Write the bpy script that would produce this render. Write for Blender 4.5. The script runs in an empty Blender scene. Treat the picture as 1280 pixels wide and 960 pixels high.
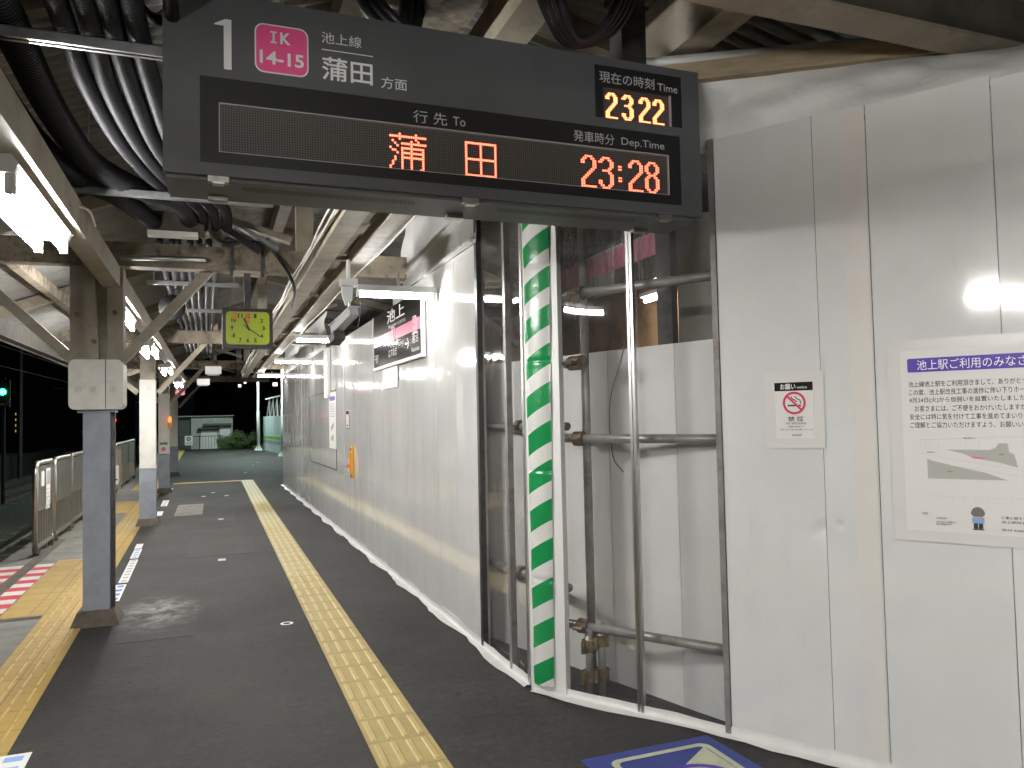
import bpy, bmesh, math, random
from mathutils import Vector, Matrix
rnd = random.Random(7)
sc = bpy.context.scene
COL = sc.collection

# ---------------------------------------------------------------- camera, world, exposure
cam_d = bpy.data.cameras.new('camera')
cam = bpy.data.objects.new('camera', cam_d)
COL.objects.link(cam)
sc.camera = cam
YAW, PITCH, ROLL = 0.36769, 0.04241, -0.02112
F = Vector((math.sin(YAW)*math.cos(PITCH), math.cos(YAW)*math.cos(PITCH), math.sin(PITCH)))
R0 = Vector((math.cos(YAW), -math.sin(YAW), 0))
U0 = R0.cross(F)
Rr = math.cos(ROLL)*R0 + math.sin(ROLL)*U0
Ur = -math.sin(ROLL)*R0 + math.cos(ROLL)*U0
M = Matrix.Identity(4)
for i in range(3):
    M[i][0], M[i][1], M[i][2] = Rr[i], Ur[i], -F[i]
M[2][3] = 1.52
cam.matrix_world = M
cam_d.sensor_width = 36.0
cam_d.lens = 970/1280*36
cam_d.clip_start = 0.05
cam_d.clip_end = 600

w = bpy.data.worlds.new('World')
sc.world = w
w.use_nodes = True
bg = w.node_tree.nodes['Background']
bg.inputs[0].default_value = (0.25, 0.32, 0.55, 1)
bg.inputs[1].default_value = 0.006

sc.view_settings.view_transform = 'Standard'
sc.view_settings.look = 'None'
sc.view_settings.gamma = 1
sc.view_settings.exposure = 0.0
cy = sc.cycles
cy.use_denoising = True
cy.max_bounces = 10
cy.diffuse_bounces = 4
cy.glossy_bounces = 5
cy.transmission_bounces = 6
cy.transparent_max_bounces = 16
cy.sample_clamp_indirect = 12
cy.caustics_reflective = False
cy.caustics_refractive = False
TUBE = 300.0      # radiance of a fluorescent tube

# ---------------------------------------------------------------- materials
def nodes(name):
    m = bpy.data.materials.new(name)
    m.use_nodes = True
    nt = m.node_tree
    return m, nt, nt.nodes['Principled BSDF']

def N(nt, t, **kw):
    n = nt.nodes.new(t)
    for k, v in kw.items():
        setattr(n, k, v)
    return n

def lk(nt, a, b):
    nt.links.new(a, b)

def noise(nt, scale, detail=4, rough=.6, vec=None, stretch=None, dist=0):
    if vec is None:
        vec = N(nt, 'ShaderNodeTexCoord').outputs['Object']
    if stretch:
        mp = N(nt, 'ShaderNodeMapping')
        mp.inputs['Scale'].default_value = stretch
        lk(nt, vec, mp.inputs['Vector'])
        vec = mp.outputs[0]
    n = N(nt, 'ShaderNodeTexNoise')
    n.inputs['Scale'].default_value = scale
    n.inputs['Detail'].default_value = detail
    n.inputs['Roughness'].default_value = rough
    n.inputs['Distortion'].default_value = dist
    lk(nt, vec, n.inputs['Vector'])
    return n.outputs['Fac']

def ramp(nt, fac, stops):
    r = N(nt, 'ShaderNodeValToRGB')
    e = r.color_ramp.elements
    while len(e) < len(stops):
        e.new(.5)
    for i, (p, c) in enumerate(stops):
        e[i].position = p
        e[i].color = c if len(c) == 4 else (*c, 1)
    lk(nt, fac, r.inputs[0])
    return r.outputs[0]

def mixc(nt, fac, a, b, mode='MIX'):
    m = N(nt, 'ShaderNodeMix', data_type='RGBA', blend_type=mode)
    for s, v in ((m.inputs[0], fac), (m.inputs[6], a), (m.inputs[7], b)):
        if isinstance(v, (int, float)):
            s.default_value = v
        elif isinstance(v, tuple):
            s.default_value = (*v, 1) if len(v) == 3 else v
        else:
            lk(nt, v, s)
    return m.outputs[2]

def bump(nt, b, h, strength=.3, dist=.01):
    n = N(nt, 'ShaderNodeBump')
    n.inputs['Strength'].default_value = strength
    n.inputs['Distance'].default_value = dist
    lk(nt, h, n.inputs['Height'])
    lk(nt, n.outputs[0], b.inputs['Normal'])
    return n

def mat(name, c, rough=.5, metal=0, c2=None, scale=6, lo=.4, hi=.65, bs=0, bscale=60, bdist=.004, stretch=None, spec=.5, dirt=None, dscale=2.5, dlo=.55, dhi=.75):
    m, nt, b = nodes(name)
    b.inputs['Roughness'].default_value = rough
    b.inputs['Metallic'].default_value = metal
    b.inputs['Specular IOR Level'].default_value = spec
    out = None
    if c2 is not None:
        out = ramp(nt, noise(nt, scale, 6, .65, stretch=stretch), [(lo, c), (hi, c2)])
    if dirt is not None:
        f = ramp(nt, noise(nt, dscale, 8, .7), [(dlo, (0, 0, 0)), (dhi, (1, 1, 1))])
        out = mixc(nt, f, out if out is not None else c, dirt)
    if out is None:
        b.inputs['Base Color'].default_value = (*c, 1)
    else:
        lk(nt, out, b.inputs['Base Color'])
    if bs:
        bump(nt, b, noise(nt, bscale, 5, .6), bs, bdist)
    return m

def emit(name, c, s):
    m, nt, b = nodes(name)
    b.inputs['Base Color'].default_value = (.05, .05, .05, 1)
    b.inputs['Emission Color'].default_value = (*c, 1)
    b.inputs['Emission Strength'].default_value = s
    return m

MT = {}
MT['tube'] = emit('tube_glow', (1, .985, .95), TUBE)
MT['innertube'] = emit('inner_tube_glow', (1, .96, .9), TUBE*.45)
MT['walltube'] = emit('wall_tube_glow', (1, .985, .95), TUBE*.5)
MT['streetglow'] = emit('street_lamp_glow', (.82, 1, .94), 1500)
MT['led_red'] = emit('led_red', (1, .105, .055), 6.5)
MT['led_orange'] = emit('led_orange', (1, .19, .07), 6)
MT['green_glow'] = emit('green_signal_glow', (.02, 1, .42), 30)
MT['red_glow'] = emit('red_signal_glow', (1, .02, .03), 14)
MT['win_glow'] = emit('lit_window_glow', (1, .72, .6), 3.0)
MT['blue_glow'] = emit('blue_light_glow', (.35, .45, 1), 4.0)
MT['yellow_glow'] = emit('yellow_light_glow', (1, .8, .15), .5)
MT['lamp_orange'] = emit('orange_lamp_glow', (1, .18, .03), 2.5)
MT['white'] = mat('white_paint', (.72, .72, .70), .45)
MT['print_white'] = mat('printed_white', (.86, .86, .85), .6)
MT['offwhite'] = mat('off_white_paint', (.70, .685, .635), .5, c2=(.62, .60, .55), scale=9, dirt=(.30, .26, .2), dlo=.62, dhi=.85)
MT['beige'] = mat('beige_painted_timber', (.34, .30, .235), .6, c2=(.25, .215, .165), scale=5, lo=.35, hi=.75, dirt=(.12, .10, .075), dscale=4, dlo=.52, dhi=.78, bs=.3, bscale=40)
MT['roughbeam'] = mat('flaking_painted_timber', (.27, .225, .165), .7, c2=(.15, .12, .09), scale=7, lo=.4, hi=.7, dirt=(.05, .04, .03), dscale=9, dlo=.5, dhi=.66, bs=.6, bscale=30)
MT['darkbeam'] = mat('dark_timber', (.085, .075, .06), .75, c2=(.05, .045, .036), scale=6, bs=.4, bscale=30)  # plain darker tone for the eave beam and the near cross beam
MT['greypost'] = mat('grey_blue_paint', (.29, .315, .36), .5, c2=(.24, .262, .30), scale=7, dirt=(.05, .05, .055), dscale=9, dlo=.655, dhi=.672, bs=.15, bscale=60)
MT['plinth'] = mat('stained_concrete_plinth', (.11, .09, .07), .85, c2=(.06, .05, .04), scale=9, bs=.4)
MT['steel'] = mat('scaffold_steel', (.30, .29, .28), .40, .35, c2=(.21, .195, .185), scale=10, dirt=(.16, .10, .06), dscale=5, dlo=.55, dhi=.8)
MT['darksteel'] = mat('dark_steel', (.05, .05, .05), .5, .6, c2=(.09, .085, .08), scale=12)
MT['rust'] = mat('rusty_coupler', (.13, .09, .055), .55, .7, c2=(.22, .17, .11), scale=25)
MT['stainless'] = mat('brushed_stainless', (.56, .54, .50), .33, 1, c2=(.42, .40, .36), scale=20, stretch=(1, 1, .05))
MT['alu'] = mat('aluminium_frame', (.62, .62, .61), .35, 1)
MT['zinc'] = mat('galvanised_channel', (.58, .60, .60), .36, 1, c2=(.45, .46, .46), scale=18)
MT['black'] = mat('black_plastic', (.012, .012, .013), .45)
MT['rubber'] = mat('black_cable', (.014, .014, .016), .38)
MT['conduit'] = mat('black_corrugated_conduit', (.014, .014, .017), .5, spec=.22)
MT['bezel'] = mat('black_bezel', (.018, .018, .020), .4)
MT['housing'] = mat('charcoal_housing', (.112, .116, .122), .42, c2=(.098, .102, .108), scale=3, bs=.05, bscale=500, bdist=.001)
MT['housing_dark'] = mat('charcoal_underside', (.115, .118, .122), .45)
MT['pink'] = mat('pink_print', (.93, .11, .33), .45)
MT['pinkband'] = mat('pink_band', (.75, .16, .30), .4)
MT['signblack'] = mat('sign_black', (.022, .02, .02), .12)
MT['greyprint'] = mat('grey_print', (.45, .46, .47), .5)
MT['capgrey'] = mat('caption_grey_print', (.62, .62, .61), .5)
MT['ink'] = mat('black_ink', (.03, .03, .03), .6)
MT['midink'] = mat('grey_ink', (.33, .33, .34), .6)
MT['lightink'] = mat('pale_ink', (.55, .55, .56), .6)
MT['purple'] = mat('violet_print', (.07, .03, .36), .45)
MT['red'] = mat('red_print', (.62, .03, .09), .45)
MT['redstripe'] = mat('worn_red_paint', (.50, .03, .06), .7, c2=(.42, .05, .06), scale=8, dirt=(.35, .28, .26), dscale=6, dlo=.6, dhi=.85)
MT['whitestripe'] = mat('worn_white_paint', (.60, .60, .55), .7, c2=(.50, .50, .45), scale=8, dirt=(.25, .23, .2), dscale=6, dlo=.6, dhi=.85)
MT['redsign'] = mat('red_sign', (.42, .02, .05), .5)
MT['blue'] = mat('blue_print', (.05, .13, .5), .5)
MT['blueprint'] = mat('pale_blue_print', (.22, .36, .66), .5)
MT['floorblue'] = mat('worn_blue_sheet', (.02, .035, .19), .55, c2=(.03, .045, .23), scale=14)
MT['floorwhite'] = mat('worn_cream_sheet', (.50, .52, .37), .6, c2=(.40, .41, .29), scale=9, dirt=(.17, .16, .09), dscale=14, dlo=.62, dhi=.78)
MT['skirt'] = mat('white_floor_tape', (.66, .65, .63), .35, c2=(.58, .57, .55), scale=8, bs=.35, bscale=16, bdist=.01)
MT['pinktape'] = mat('translucent_beige_tape', (.69, .665, .63), .18, c2=(.665, .635, .60), scale=6, bs=.15, bscale=14, bdist=.004)
MT['papertape'] = mat('clear_tape_over_paper', (.685, .665, .635), .2, c2=(.66, .645, .615), scale=6, bs=.2, bscale=18, bdist=.004)
MT['paper'] = mat('paper', (.70, .685, .66), .45)
MT['whitefab'] = mat('white_vinyl_sheet', (.74, .74, .72), .38, c2=(.68, .68, .66), scale=3, bs=.35, bscale=7, bdist=.03)
MT['timber'] = mat('new_timber', (.42, .335, .22), .65, c2=(.33, .255, .16), scale=9, stretch=(1, 1, 6), bs=.15)
MT['plank'] = mat('stained_boarding', (.44, .27, .14), .6, c2=(.28, .165, .085), scale=3, dirt=(.05, .03, .02), dscale=3, bs=.2)
MT['siding'] = mat('beige_siding', (.42, .39, .33), .6, c2=(.34, .31, .26), scale=4)
MT['greywrap'] = mat('grey_wrapped_duct', (.20, .20, .20), .6, bs=.3, bscale=20)
MT['limeface'] = mat('lime_clock_face', (.50, .62, .02), .35)
MT['sticker'] = mat('orange_sticker', (.75, .38, .02), .5)
MT['orange'] = mat('orange_plastic', (.75, .30, .02), .45)
MT['foliage'] = mat('foliage', (.035, .07, .02), .6, c2=(.07, .11, .03), scale=3)
MT['bark'] = mat('bark', (.06, .045, .03), .8)
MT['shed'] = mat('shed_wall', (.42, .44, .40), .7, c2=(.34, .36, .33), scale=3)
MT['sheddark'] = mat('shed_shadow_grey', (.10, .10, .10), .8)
MT['cyanboard'] = mat('pale_green_hoarding', (.50, .62, .60), .5)
MT['limeband'] = mat('lime_band', (.18, .48, .04), .5)
MT['navy'] = mat('dark_night_facade', (.02, .02, .022), .8)
MT['rail'] = mat('rail_steel', (.30, .26, .22), .4, 1, c2=(.18, .13, .1), scale=14)
MT['greenst'] = mat('green_sticker', (.03, .28, .12), .5)
MT['yellowpanel'] = mat('yellow_plate', (.55, .55, .03), .5)
MT['concrete'] = mat('platform_concrete', (.20, .195, .17), .85, c2=(.14, .135, .12), scale=4, dirt=(.08, .075, .065), dscale=3, dlo=.5, dhi=.8, bs=.3, bscale=90)
MT['ballast'] = mat('ballast', (.14, .15, .12), .95, c2=(.04, .044, .036), scale=22, bs=1, bscale=22, bdist=.06)
MT['dirtground'] = mat('dark_ground', (.05, .05, .045), .95, c2=(.03, .03, .028), scale=1)

def asphalt(name, gain):
    m, nt, b = nodes(name)
    tc = N(nt, 'ShaderNodeTexCoord').outputs['Object']
    c = ramp(nt, noise(nt, 1.3, 9, .72, tc), [(.32, (.014, .0128, .0118)), (.5, (.023, .0212, .0194)), (.68, (.036, .033, .030))])
    speck = ramp(nt, noise(nt, 260, 3, .8, tc), [(.58, (0, 0, 0)), (.72, (1, 1, 1))])
    c = mixc(nt, speck, c, (.062, .058, .053))
    mid = ramp(nt, noise(nt, 24, 8, .85, tc), [(.34, (.45, .45, .45)), (.66, (1.65, 1.65, 1.65))])
    c = mixc(nt, 1.0, c, mid, 'MULTIPLY')
    streak = ramp(nt, noise(nt, 2.2, 7, .7, tc, stretch=(.35, 2.2, 1)), [(.57, (0, 0, 0)), (.78, (.7, .7, .7))])
    c = mixc(nt, streak, c, (.019, .0175, .0165))
    # pale chalky spill by the first pillar
    mp = N(nt, 'ShaderNodeMapping')
    mp.inputs['Location'].default_value = (.42, -7.02, 0)
    lk(nt, tc, mp.inputs['Vector'])
    mp2 = N(nt, 'ShaderNodeMapping')
    mp2.inputs['Scale'].default_value = (2.6, 1.25, 0)
    lk(nt, mp.outputs[0], mp2.inputs['Vector'])
    ln = N(nt, 'ShaderNodeVectorMath', operation='LENGTH')
    lk(nt, mp2.outputs[0], ln.inputs[0])
    fall = ramp(nt, ln.outputs['Value'], [(.0, (1, 1, 1)), (.95, (0, 0, 0))])
    sp = ramp(nt, noise(nt, 6, 7, .7, tc, dist=.6), [(.42, (0, 0, 0)), (.66, (1, 1, 1))])
    spill = mixc(nt, 1.0, fall, sp, 'MULTIPLY')
    c = mixc(nt, spill, c, (.30, .29, .28))
    dr = ramp(nt, noise(nt, 38, 2, .5, tc), [(.74, (0, 0, 0)), (.77, (1, 1, 1))])
    c = mixc(nt, dr, c, (.07, .066, .06))
    c = mixc(nt, 1.0, c, (gain, gain, gain), 'MULTIPLY')
    gum = ramp(nt, noise(nt, 9, 1, .4, tc), [(.735, (0, 0, 0)), (.745, (1, 1, 1))])
    c = mixc(nt, gum, c, (.012, .011, .01))
    wear = ramp(nt, noise(nt, .55, 5, .65, tc, stretch=(1.6, .6, 1)), [(.42, (0, 0, 0)), (.66, (.5, .5, .5))])
    c = mixc(nt, wear, c, (.05, .047, .043))
    lk(nt, c, b.inputs['Base Color'])
    b.inputs['Roughness'].default_value = .78
    b.inputs['Specular IOR Level'].default_value = .35
    bump(nt, b, noise(nt, 150, 5, .8, tc), .75, .006)
    return m
MT['asphalt'] = asphalt('platform_asphalt', 1.0)
MT['patch'] = asphalt('patched_asphalt', 1.28)

def yellow_tiles(name, ca, cb, mortar, size_x, size_y, x_off=0.0):
    m, nt, b = nodes(name)
    tc = N(nt, 'ShaderNodeTexCoord').outputs['Object']
    sep = N(nt, 'ShaderNodeSeparateXYZ')
    lk(nt, tc, sep.inputs[0])
    def seam(src, size, off, wdt):
        a = N(nt, 'ShaderNodeMath', operation='ADD'); lk(nt, src, a.inputs[0]); a.inputs[1].default_value = 50 + off
        d = N(nt, 'ShaderNodeMath', operation='DIVIDE'); lk(nt, a.outputs[0], d.inputs[0]); d.inputs[1].default_value = size
        f = N(nt, 'ShaderNodeMath', operation='FRACT'); lk(nt, d.outputs[0], f.inputs[0])
        g = N(nt, 'ShaderNodeMath', operation='LESS_THAN'); lk(nt, f.outputs[0], g.inputs[0]); g.inputs[1].default_value = wdt / size
        return g.outputs[0], d.outputs[0]
    sy, dy = seam(sep.outputs[1], size_y, 0, .007)
    sx, dx = seam(sep.outputs[0], size_x, x_off, .006)
    mx = N(nt, 'ShaderNodeMath', operation='MAXIMUM'); lk(nt, sx, mx.inputs[0]); lk(nt, sy, mx.inputs[1])
    # each tile has its own tint
    fl = N(nt, 'ShaderNodeMath', operation='FLOOR'); lk(nt, dy, fl.inputs[0])
    fx = N(nt, 'ShaderNodeMath', operation='FLOOR'); lk(nt, dx, fx.inputs[0])
    cm = N(nt, 'ShaderNodeCombineXYZ'); lk(nt, fx.outputs[0], cm.inputs[0]); lk(nt, fl.outputs[0], cm.inputs[1])
    wn = N(nt, 'ShaderNodeTexWhiteNoise', noise_dimensions='3D'); lk(nt, cm.outputs[0], wn.inputs['Vector'])
    c = mixc(nt, wn.outputs['Value'], ca, cb)
    dirt = ramp(nt, noise(nt, 7, 7, .7, tc), [(.45, (0, 0, 0)), (.8, (.55, .55, .55))])
    c = mixc(nt, dirt, c, (.20, .15, .07))
    c = mixc(nt, mx.outputs[0], c, mortar)
    lk(nt, c, b.inputs['Base Color'])
    b.inputs['Roughness'].default_value = .55
    inv = N(nt, 'ShaderNodeMath', operation='SUBTRACT'); inv.inputs[0].default_value = 1; lk(nt, mx.outputs[0], inv.inputs[1])
    bump(nt, b, inv.outputs[0], .6, .004)
    return m
MT['yedge'] = yellow_tiles('yellow_edge_tiles', (.42, .285, .085), (.36, .24, .07), (.12, .09, .04), .30, .30)
MT['yguide'] = yellow_tiles('yellow_guide_tiles', (.38, .29, .095), (.34, .255, .08), (.20, .16, .07), 5, .30)
MT['yedgebar'] = mat('yellow_edge_bar', (.45, .31, .10), .5, c2=(.38, .25, .075), scale=4, dirt=(.22, .15, .06), dscale=12, dlo=.55, dhi=.8)
MT['ybar'] = mat('yellow_raised_bar', (.43, .325, .105), .42, c2=(.38, .28, .08), scale=5, dirt=(.34, .27, .12), dscale=20, dlo=.6, dhi=.8)

def panel_mat():
    m, nt, b = nodes('white_steel_panel')
    tc = N(nt, 'ShaderNodeTexCoord').outputs['Object']
    oi = N(nt, 'ShaderNodeObjectInfo')
    mul = N(nt, 'ShaderNodeMath', operation='MULTIPLY'); lk(nt, oi.outputs['Random'], mul.inputs[0]); mul.inputs[1].default_value = 40
    ad = N(nt, 'ShaderNodeVectorMath', operation='ADD'); lk(nt, tc, ad.inputs[0]); lk(nt, mul.outputs[0], ad.inputs[1])
    c = ramp(nt, noise(nt, 2, 5, .6, ad.outputs[0]), [(.3, (.70, .70, .685)), (.7, (.64, .64, .63))])
    grime = ramp(nt, noise(nt, 3, 8, .75, ad.outputs[0], stretch=(1, 1, .25)), [(.60, (0, 0, 0)), (.85, (.35, .35, .35))])
    c = mixc(nt, grime, c, (.46, .44, .41))
    lk(nt, c, b.inputs['Base Color'])
    b.inputs['Roughness'].default_value = .085
    b.inputs['Specular IOR Level'].default_value = .55
    b.inputs['Coat Weight'].default_value = .5
    b.inputs['Coat Roughness'].default_value = .03
    h1 = noise(nt, 2.4, 1.5, .4, ad.outputs[0], stretch=(1.5, 1.5, .16))
    h2 = noise(nt, 1.6, 1.5, .4, ad.outputs[0])
    mx = N(nt, 'ShaderNodeMath', operation='ADD'); lk(nt, h1, mx.inputs[0]); lk(nt, h2, mx.inputs[1])
    bn = bump(nt, b, mx.outputs[0], .30, .02)
    lk(nt, bn.outputs[0], b.inputs['Coat Normal'])
    return m
MT['panel'] = panel_mat()

def film(name, tint=(.93, .93, .92), gl=.07, bs=.5, bscale=2.2, rough=.04, haze=.06, streak=0):
    m, nt, b = nodes(name)
    nt.nodes.remove(b)
    out = nt.nodes['Material Output']
    tr = N(nt, 'ShaderNodeBsdfTransparent'); tr.inputs[0].default_value = (*tint, 1)
    df = N(nt, 'ShaderNodeBsdfDiffuse'); df.inputs[0].default_value = (.7, .7, .7, 1)
    gs = N(nt, 'ShaderNodeBsdfGlossy'); gs.inputs['Roughness'].default_value = rough; gs.inputs[0].default_value = (1, 1, 1, 1)
    bp = N(nt, 'ShaderNodeBump'); bp.inputs['Strength'].default_value = bs; bp.inputs['Distance'].default_value = .05
    lk(nt, noise(nt, bscale, 2, .5, stretch=(1, 1, .7), dist=.8), bp.inputs['Height'])
    lk(nt, bp.outputs[0], gs.inputs['Normal'])
    # same reflection from both faces of the thin sheet
    lw = N(nt, 'ShaderNodeLayerWeight'); lw.inputs['Blend'].default_value = .5
    pw = N(nt, 'ShaderNodeMath', operation='POWER'); lk(nt, lw.outputs['Facing'], pw.inputs[0]); pw.inputs[1].default_value = 4.0
    mg = N(nt, 'ShaderNodeMath', operation='MULTIPLY_ADD', use_clamp=True); lk(nt, pw.outputs[0], mg.inputs[0]); mg.inputs[1].default_value = .8; mg.inputs[2].default_value = gl
    m1 = N(nt, 'ShaderNodeMixShader'); m1.inputs[0].default_value = haze
    if streak:
        sf = ramp(nt, noise(nt, 5, 4, .6, stretch=(1, 3.5, .5), dist=.5), [(.48, (haze, haze, haze)), (.72, (streak, streak, streak))])
        lk(nt, sf, m1.inputs[0])
    lk(nt, tr.outputs[0], m1.inputs[1]); lk(nt, df.outputs[0], m1.inputs[2])
    m2 = N(nt, 'ShaderNodeMixShader'); lk(nt, mg.outputs[0], m2.inputs[0])
    lk(nt, m1.outputs[0], m2.inputs[1]); lk(nt, gs.outputs[0], m2.inputs[2])
    lk(nt, m2.outputs[0], out.inputs['Surface'])
    return m
MT['film'] = film('clear_window_sheet', (.985, .985, .98), .06, .16, 1.7, .025, .035)
MT['wrap'] = film('crumpled_clear_wrap', (.93, .93, .93), .10, .9, 9, .10, .08, .65)
MT['glass'] = film('clock_glass', (.95, .95, .95), .06, .02, 1, .02, .0)

def roof_mat():
    m, nt, b = nodes('corrugated_roof_sheet')
    c = ramp(nt, noise(nt, 1.5, 6, .65), [(.3, (.34, .335, .32)), (.7, (.24, .235, .22))])
    d = ramp(nt, noise(nt, 3, 8, .75), [(.5, (0, 0, 0)), (.8, (.8, .8, .8))])
    c = mixc(nt, d, c, (.12, .11, .10))
    lk(nt, c, b.inputs['Base Color'])
    b.inputs['Roughness'].default_value = .5
    b.inputs['Metallic'].default_value = .25
    return m
MT['roof'] = roof_mat()

D = Vector((.52265, -.85255, 0))       # along the angled hoarding, away from its corner
def stripe_mat():
    m, nt, b = nodes('green_white_hazard_tape')
    tc = N(nt, 'ShaderNodeTexCoord').outputs['Object']
    dt = N(nt, 'ShaderNodeVectorMath', operation='DOT_PRODUCT'); lk(nt, tc, dt.inputs[0]); dt.inputs[1].default_value = D
    sep = N(nt, 'ShaderNodeSeparateXYZ'); lk(nt, tc, sep.inputs[0])
    a = N(nt, 'ShaderNodeMath', operation='MULTIPLY'); lk(nt, dt.outputs['Value'], a.inputs[0]); a.inputs[1].default_value = -.55
    s = N(nt, 'ShaderNodeMath', operation='ADD'); lk(nt, a.outputs[0], s.inputs[0]); lk(nt, sep.outputs[2], s.inputs[1])
    s2 = N(nt, 'ShaderNodeMath', operation='ADD'); lk(nt, s.outputs[0], s2.inputs[0]); s2.inputs[1].default_value = 20.07
    d = N(nt, 'ShaderNodeMath', operation='DIVIDE'); lk(nt, s2.outputs[0], d.inputs[0]); d.inputs[1].default_value = .213
    f = N(nt, 'ShaderNodeMath', operation='FRACT'); lk(nt, d.outputs[0], f.inputs[0])
    g = N(nt, 'ShaderNodeMath', operation='LESS_THAN'); lk(nt, f.outputs[0], g.inputs[0]); g.inputs[1].default_value = .55
    c = mixc(nt, g.outputs[0], (.68, .68, .65), (.012, .26, .075))
    lk(nt, c, b.inputs['Base Color'])
    b.inputs['Roughness'].default_value = .25
    bump(nt, b, noise(nt, 9, 3, .6, tc), .35, .012)
    return m
MT['stripe'] = stripe_mat()

def led_mat():
    m, nt, b = nodes('unlit_led_matrix')
    tc = N(nt, 'ShaderNodeTexCoord').outputs['Object']
    sc_ = N(nt, 'ShaderNodeVectorMath', operation='SCALE'); lk(nt, tc, sc_.inputs[0]); sc_.inputs['Scale'].default_value = 1/.0092
    fr = N(nt, 'ShaderNodeVectorMath', operation='FRACTION'); lk(nt, sc_.outputs[0], fr.inputs[0])
    sb = N(nt, 'ShaderNodeVectorMath', operation='SUBTRACT'); lk(nt, fr.outputs[0], sb.inputs[0]); sb.inputs[1].default_value = (.5, .5, .5)
    ml = N(nt, 'ShaderNodeVectorMath', operation='MULTIPLY'); lk(nt, sb.outputs[0], ml.inputs[0]); ml.inputs[1].default_value = (1, 0, 1)
    ln = N(nt, 'ShaderNodeVectorMath', operation='LENGTH'); lk(nt, ml.outputs[0], ln.inputs[0])
    g = N(nt, 'ShaderNodeMath', operation='LESS_THAN'); lk(nt, ln.outputs['Value'], g.inputs[0]); g.inputs[1].default_value = .36
    c = mixc(nt, g.outputs[0], (.05, .046, .043), (.15, .135, .125))
    lk(nt, c, b.inputs['Base Color'])
    b.inputs['Roughness'].default_value = .45
    return m
MT['led_off'] = led_mat()

# ---------------------------------------------------------------- mesh helpers
class Fr:
    """flat frame: u right, v up, n out of the face"""
    def __init__(s, o, U, V):
        s.o, s.U, s.V = Vector(o), Vector(U).normalized(), Vector(V).normalized()
        s.N = s.U.cross(s.V)
        s.k = 1.0
    def __call__(s, u, v, n=0):
        return s.o + s.U*(u*s.k) + s.V*(v*s.k) + s.N*n
FL = Fr((0, 0, 0), (1, 0, 0), (0, 1, 0))                      # floor
FW = Fr((1.68, 4.05, 0), D, (0, 0, 1))                         # angled hoarding face: s along, n towards the platform
WS = .00716
FLW = Fr((1.555 + 19.45*WS, 0, 0), (WS, -1, 0), (0, 0, 1))     # long hoarding face, u = -y
BD = Fr((0, 2.90, 0), (1, 0, 0), (0, 0, 1))                    # departure board face

_tc = bpy.data.curves.new('text_source', 'FONT')
_to = bpy.data.objects.new('text_source', _tc)
COL.objects.link(_to)
_cache = {}
def glyphs(s, off=0.0):
    k = (s, off)
    if k not in _cache:
        _tc.body = s
        _tc.offset = off
        _tc.resolution_u = 3
        dg = bpy.context.evaluated_depsgraph_get()
        dg.update()
        me = bpy.data.meshes.new_from_object(_to.evaluated_get(dg))
        vs = [(v.co.x, v.co.y) for v in me.vertices]
        fs = [tuple(p.vertices) for p in me.polygons]
        bpy.data.meshes.remove(me)
        _cache[k] = (vs, fs)
    return _cache[k]

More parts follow.
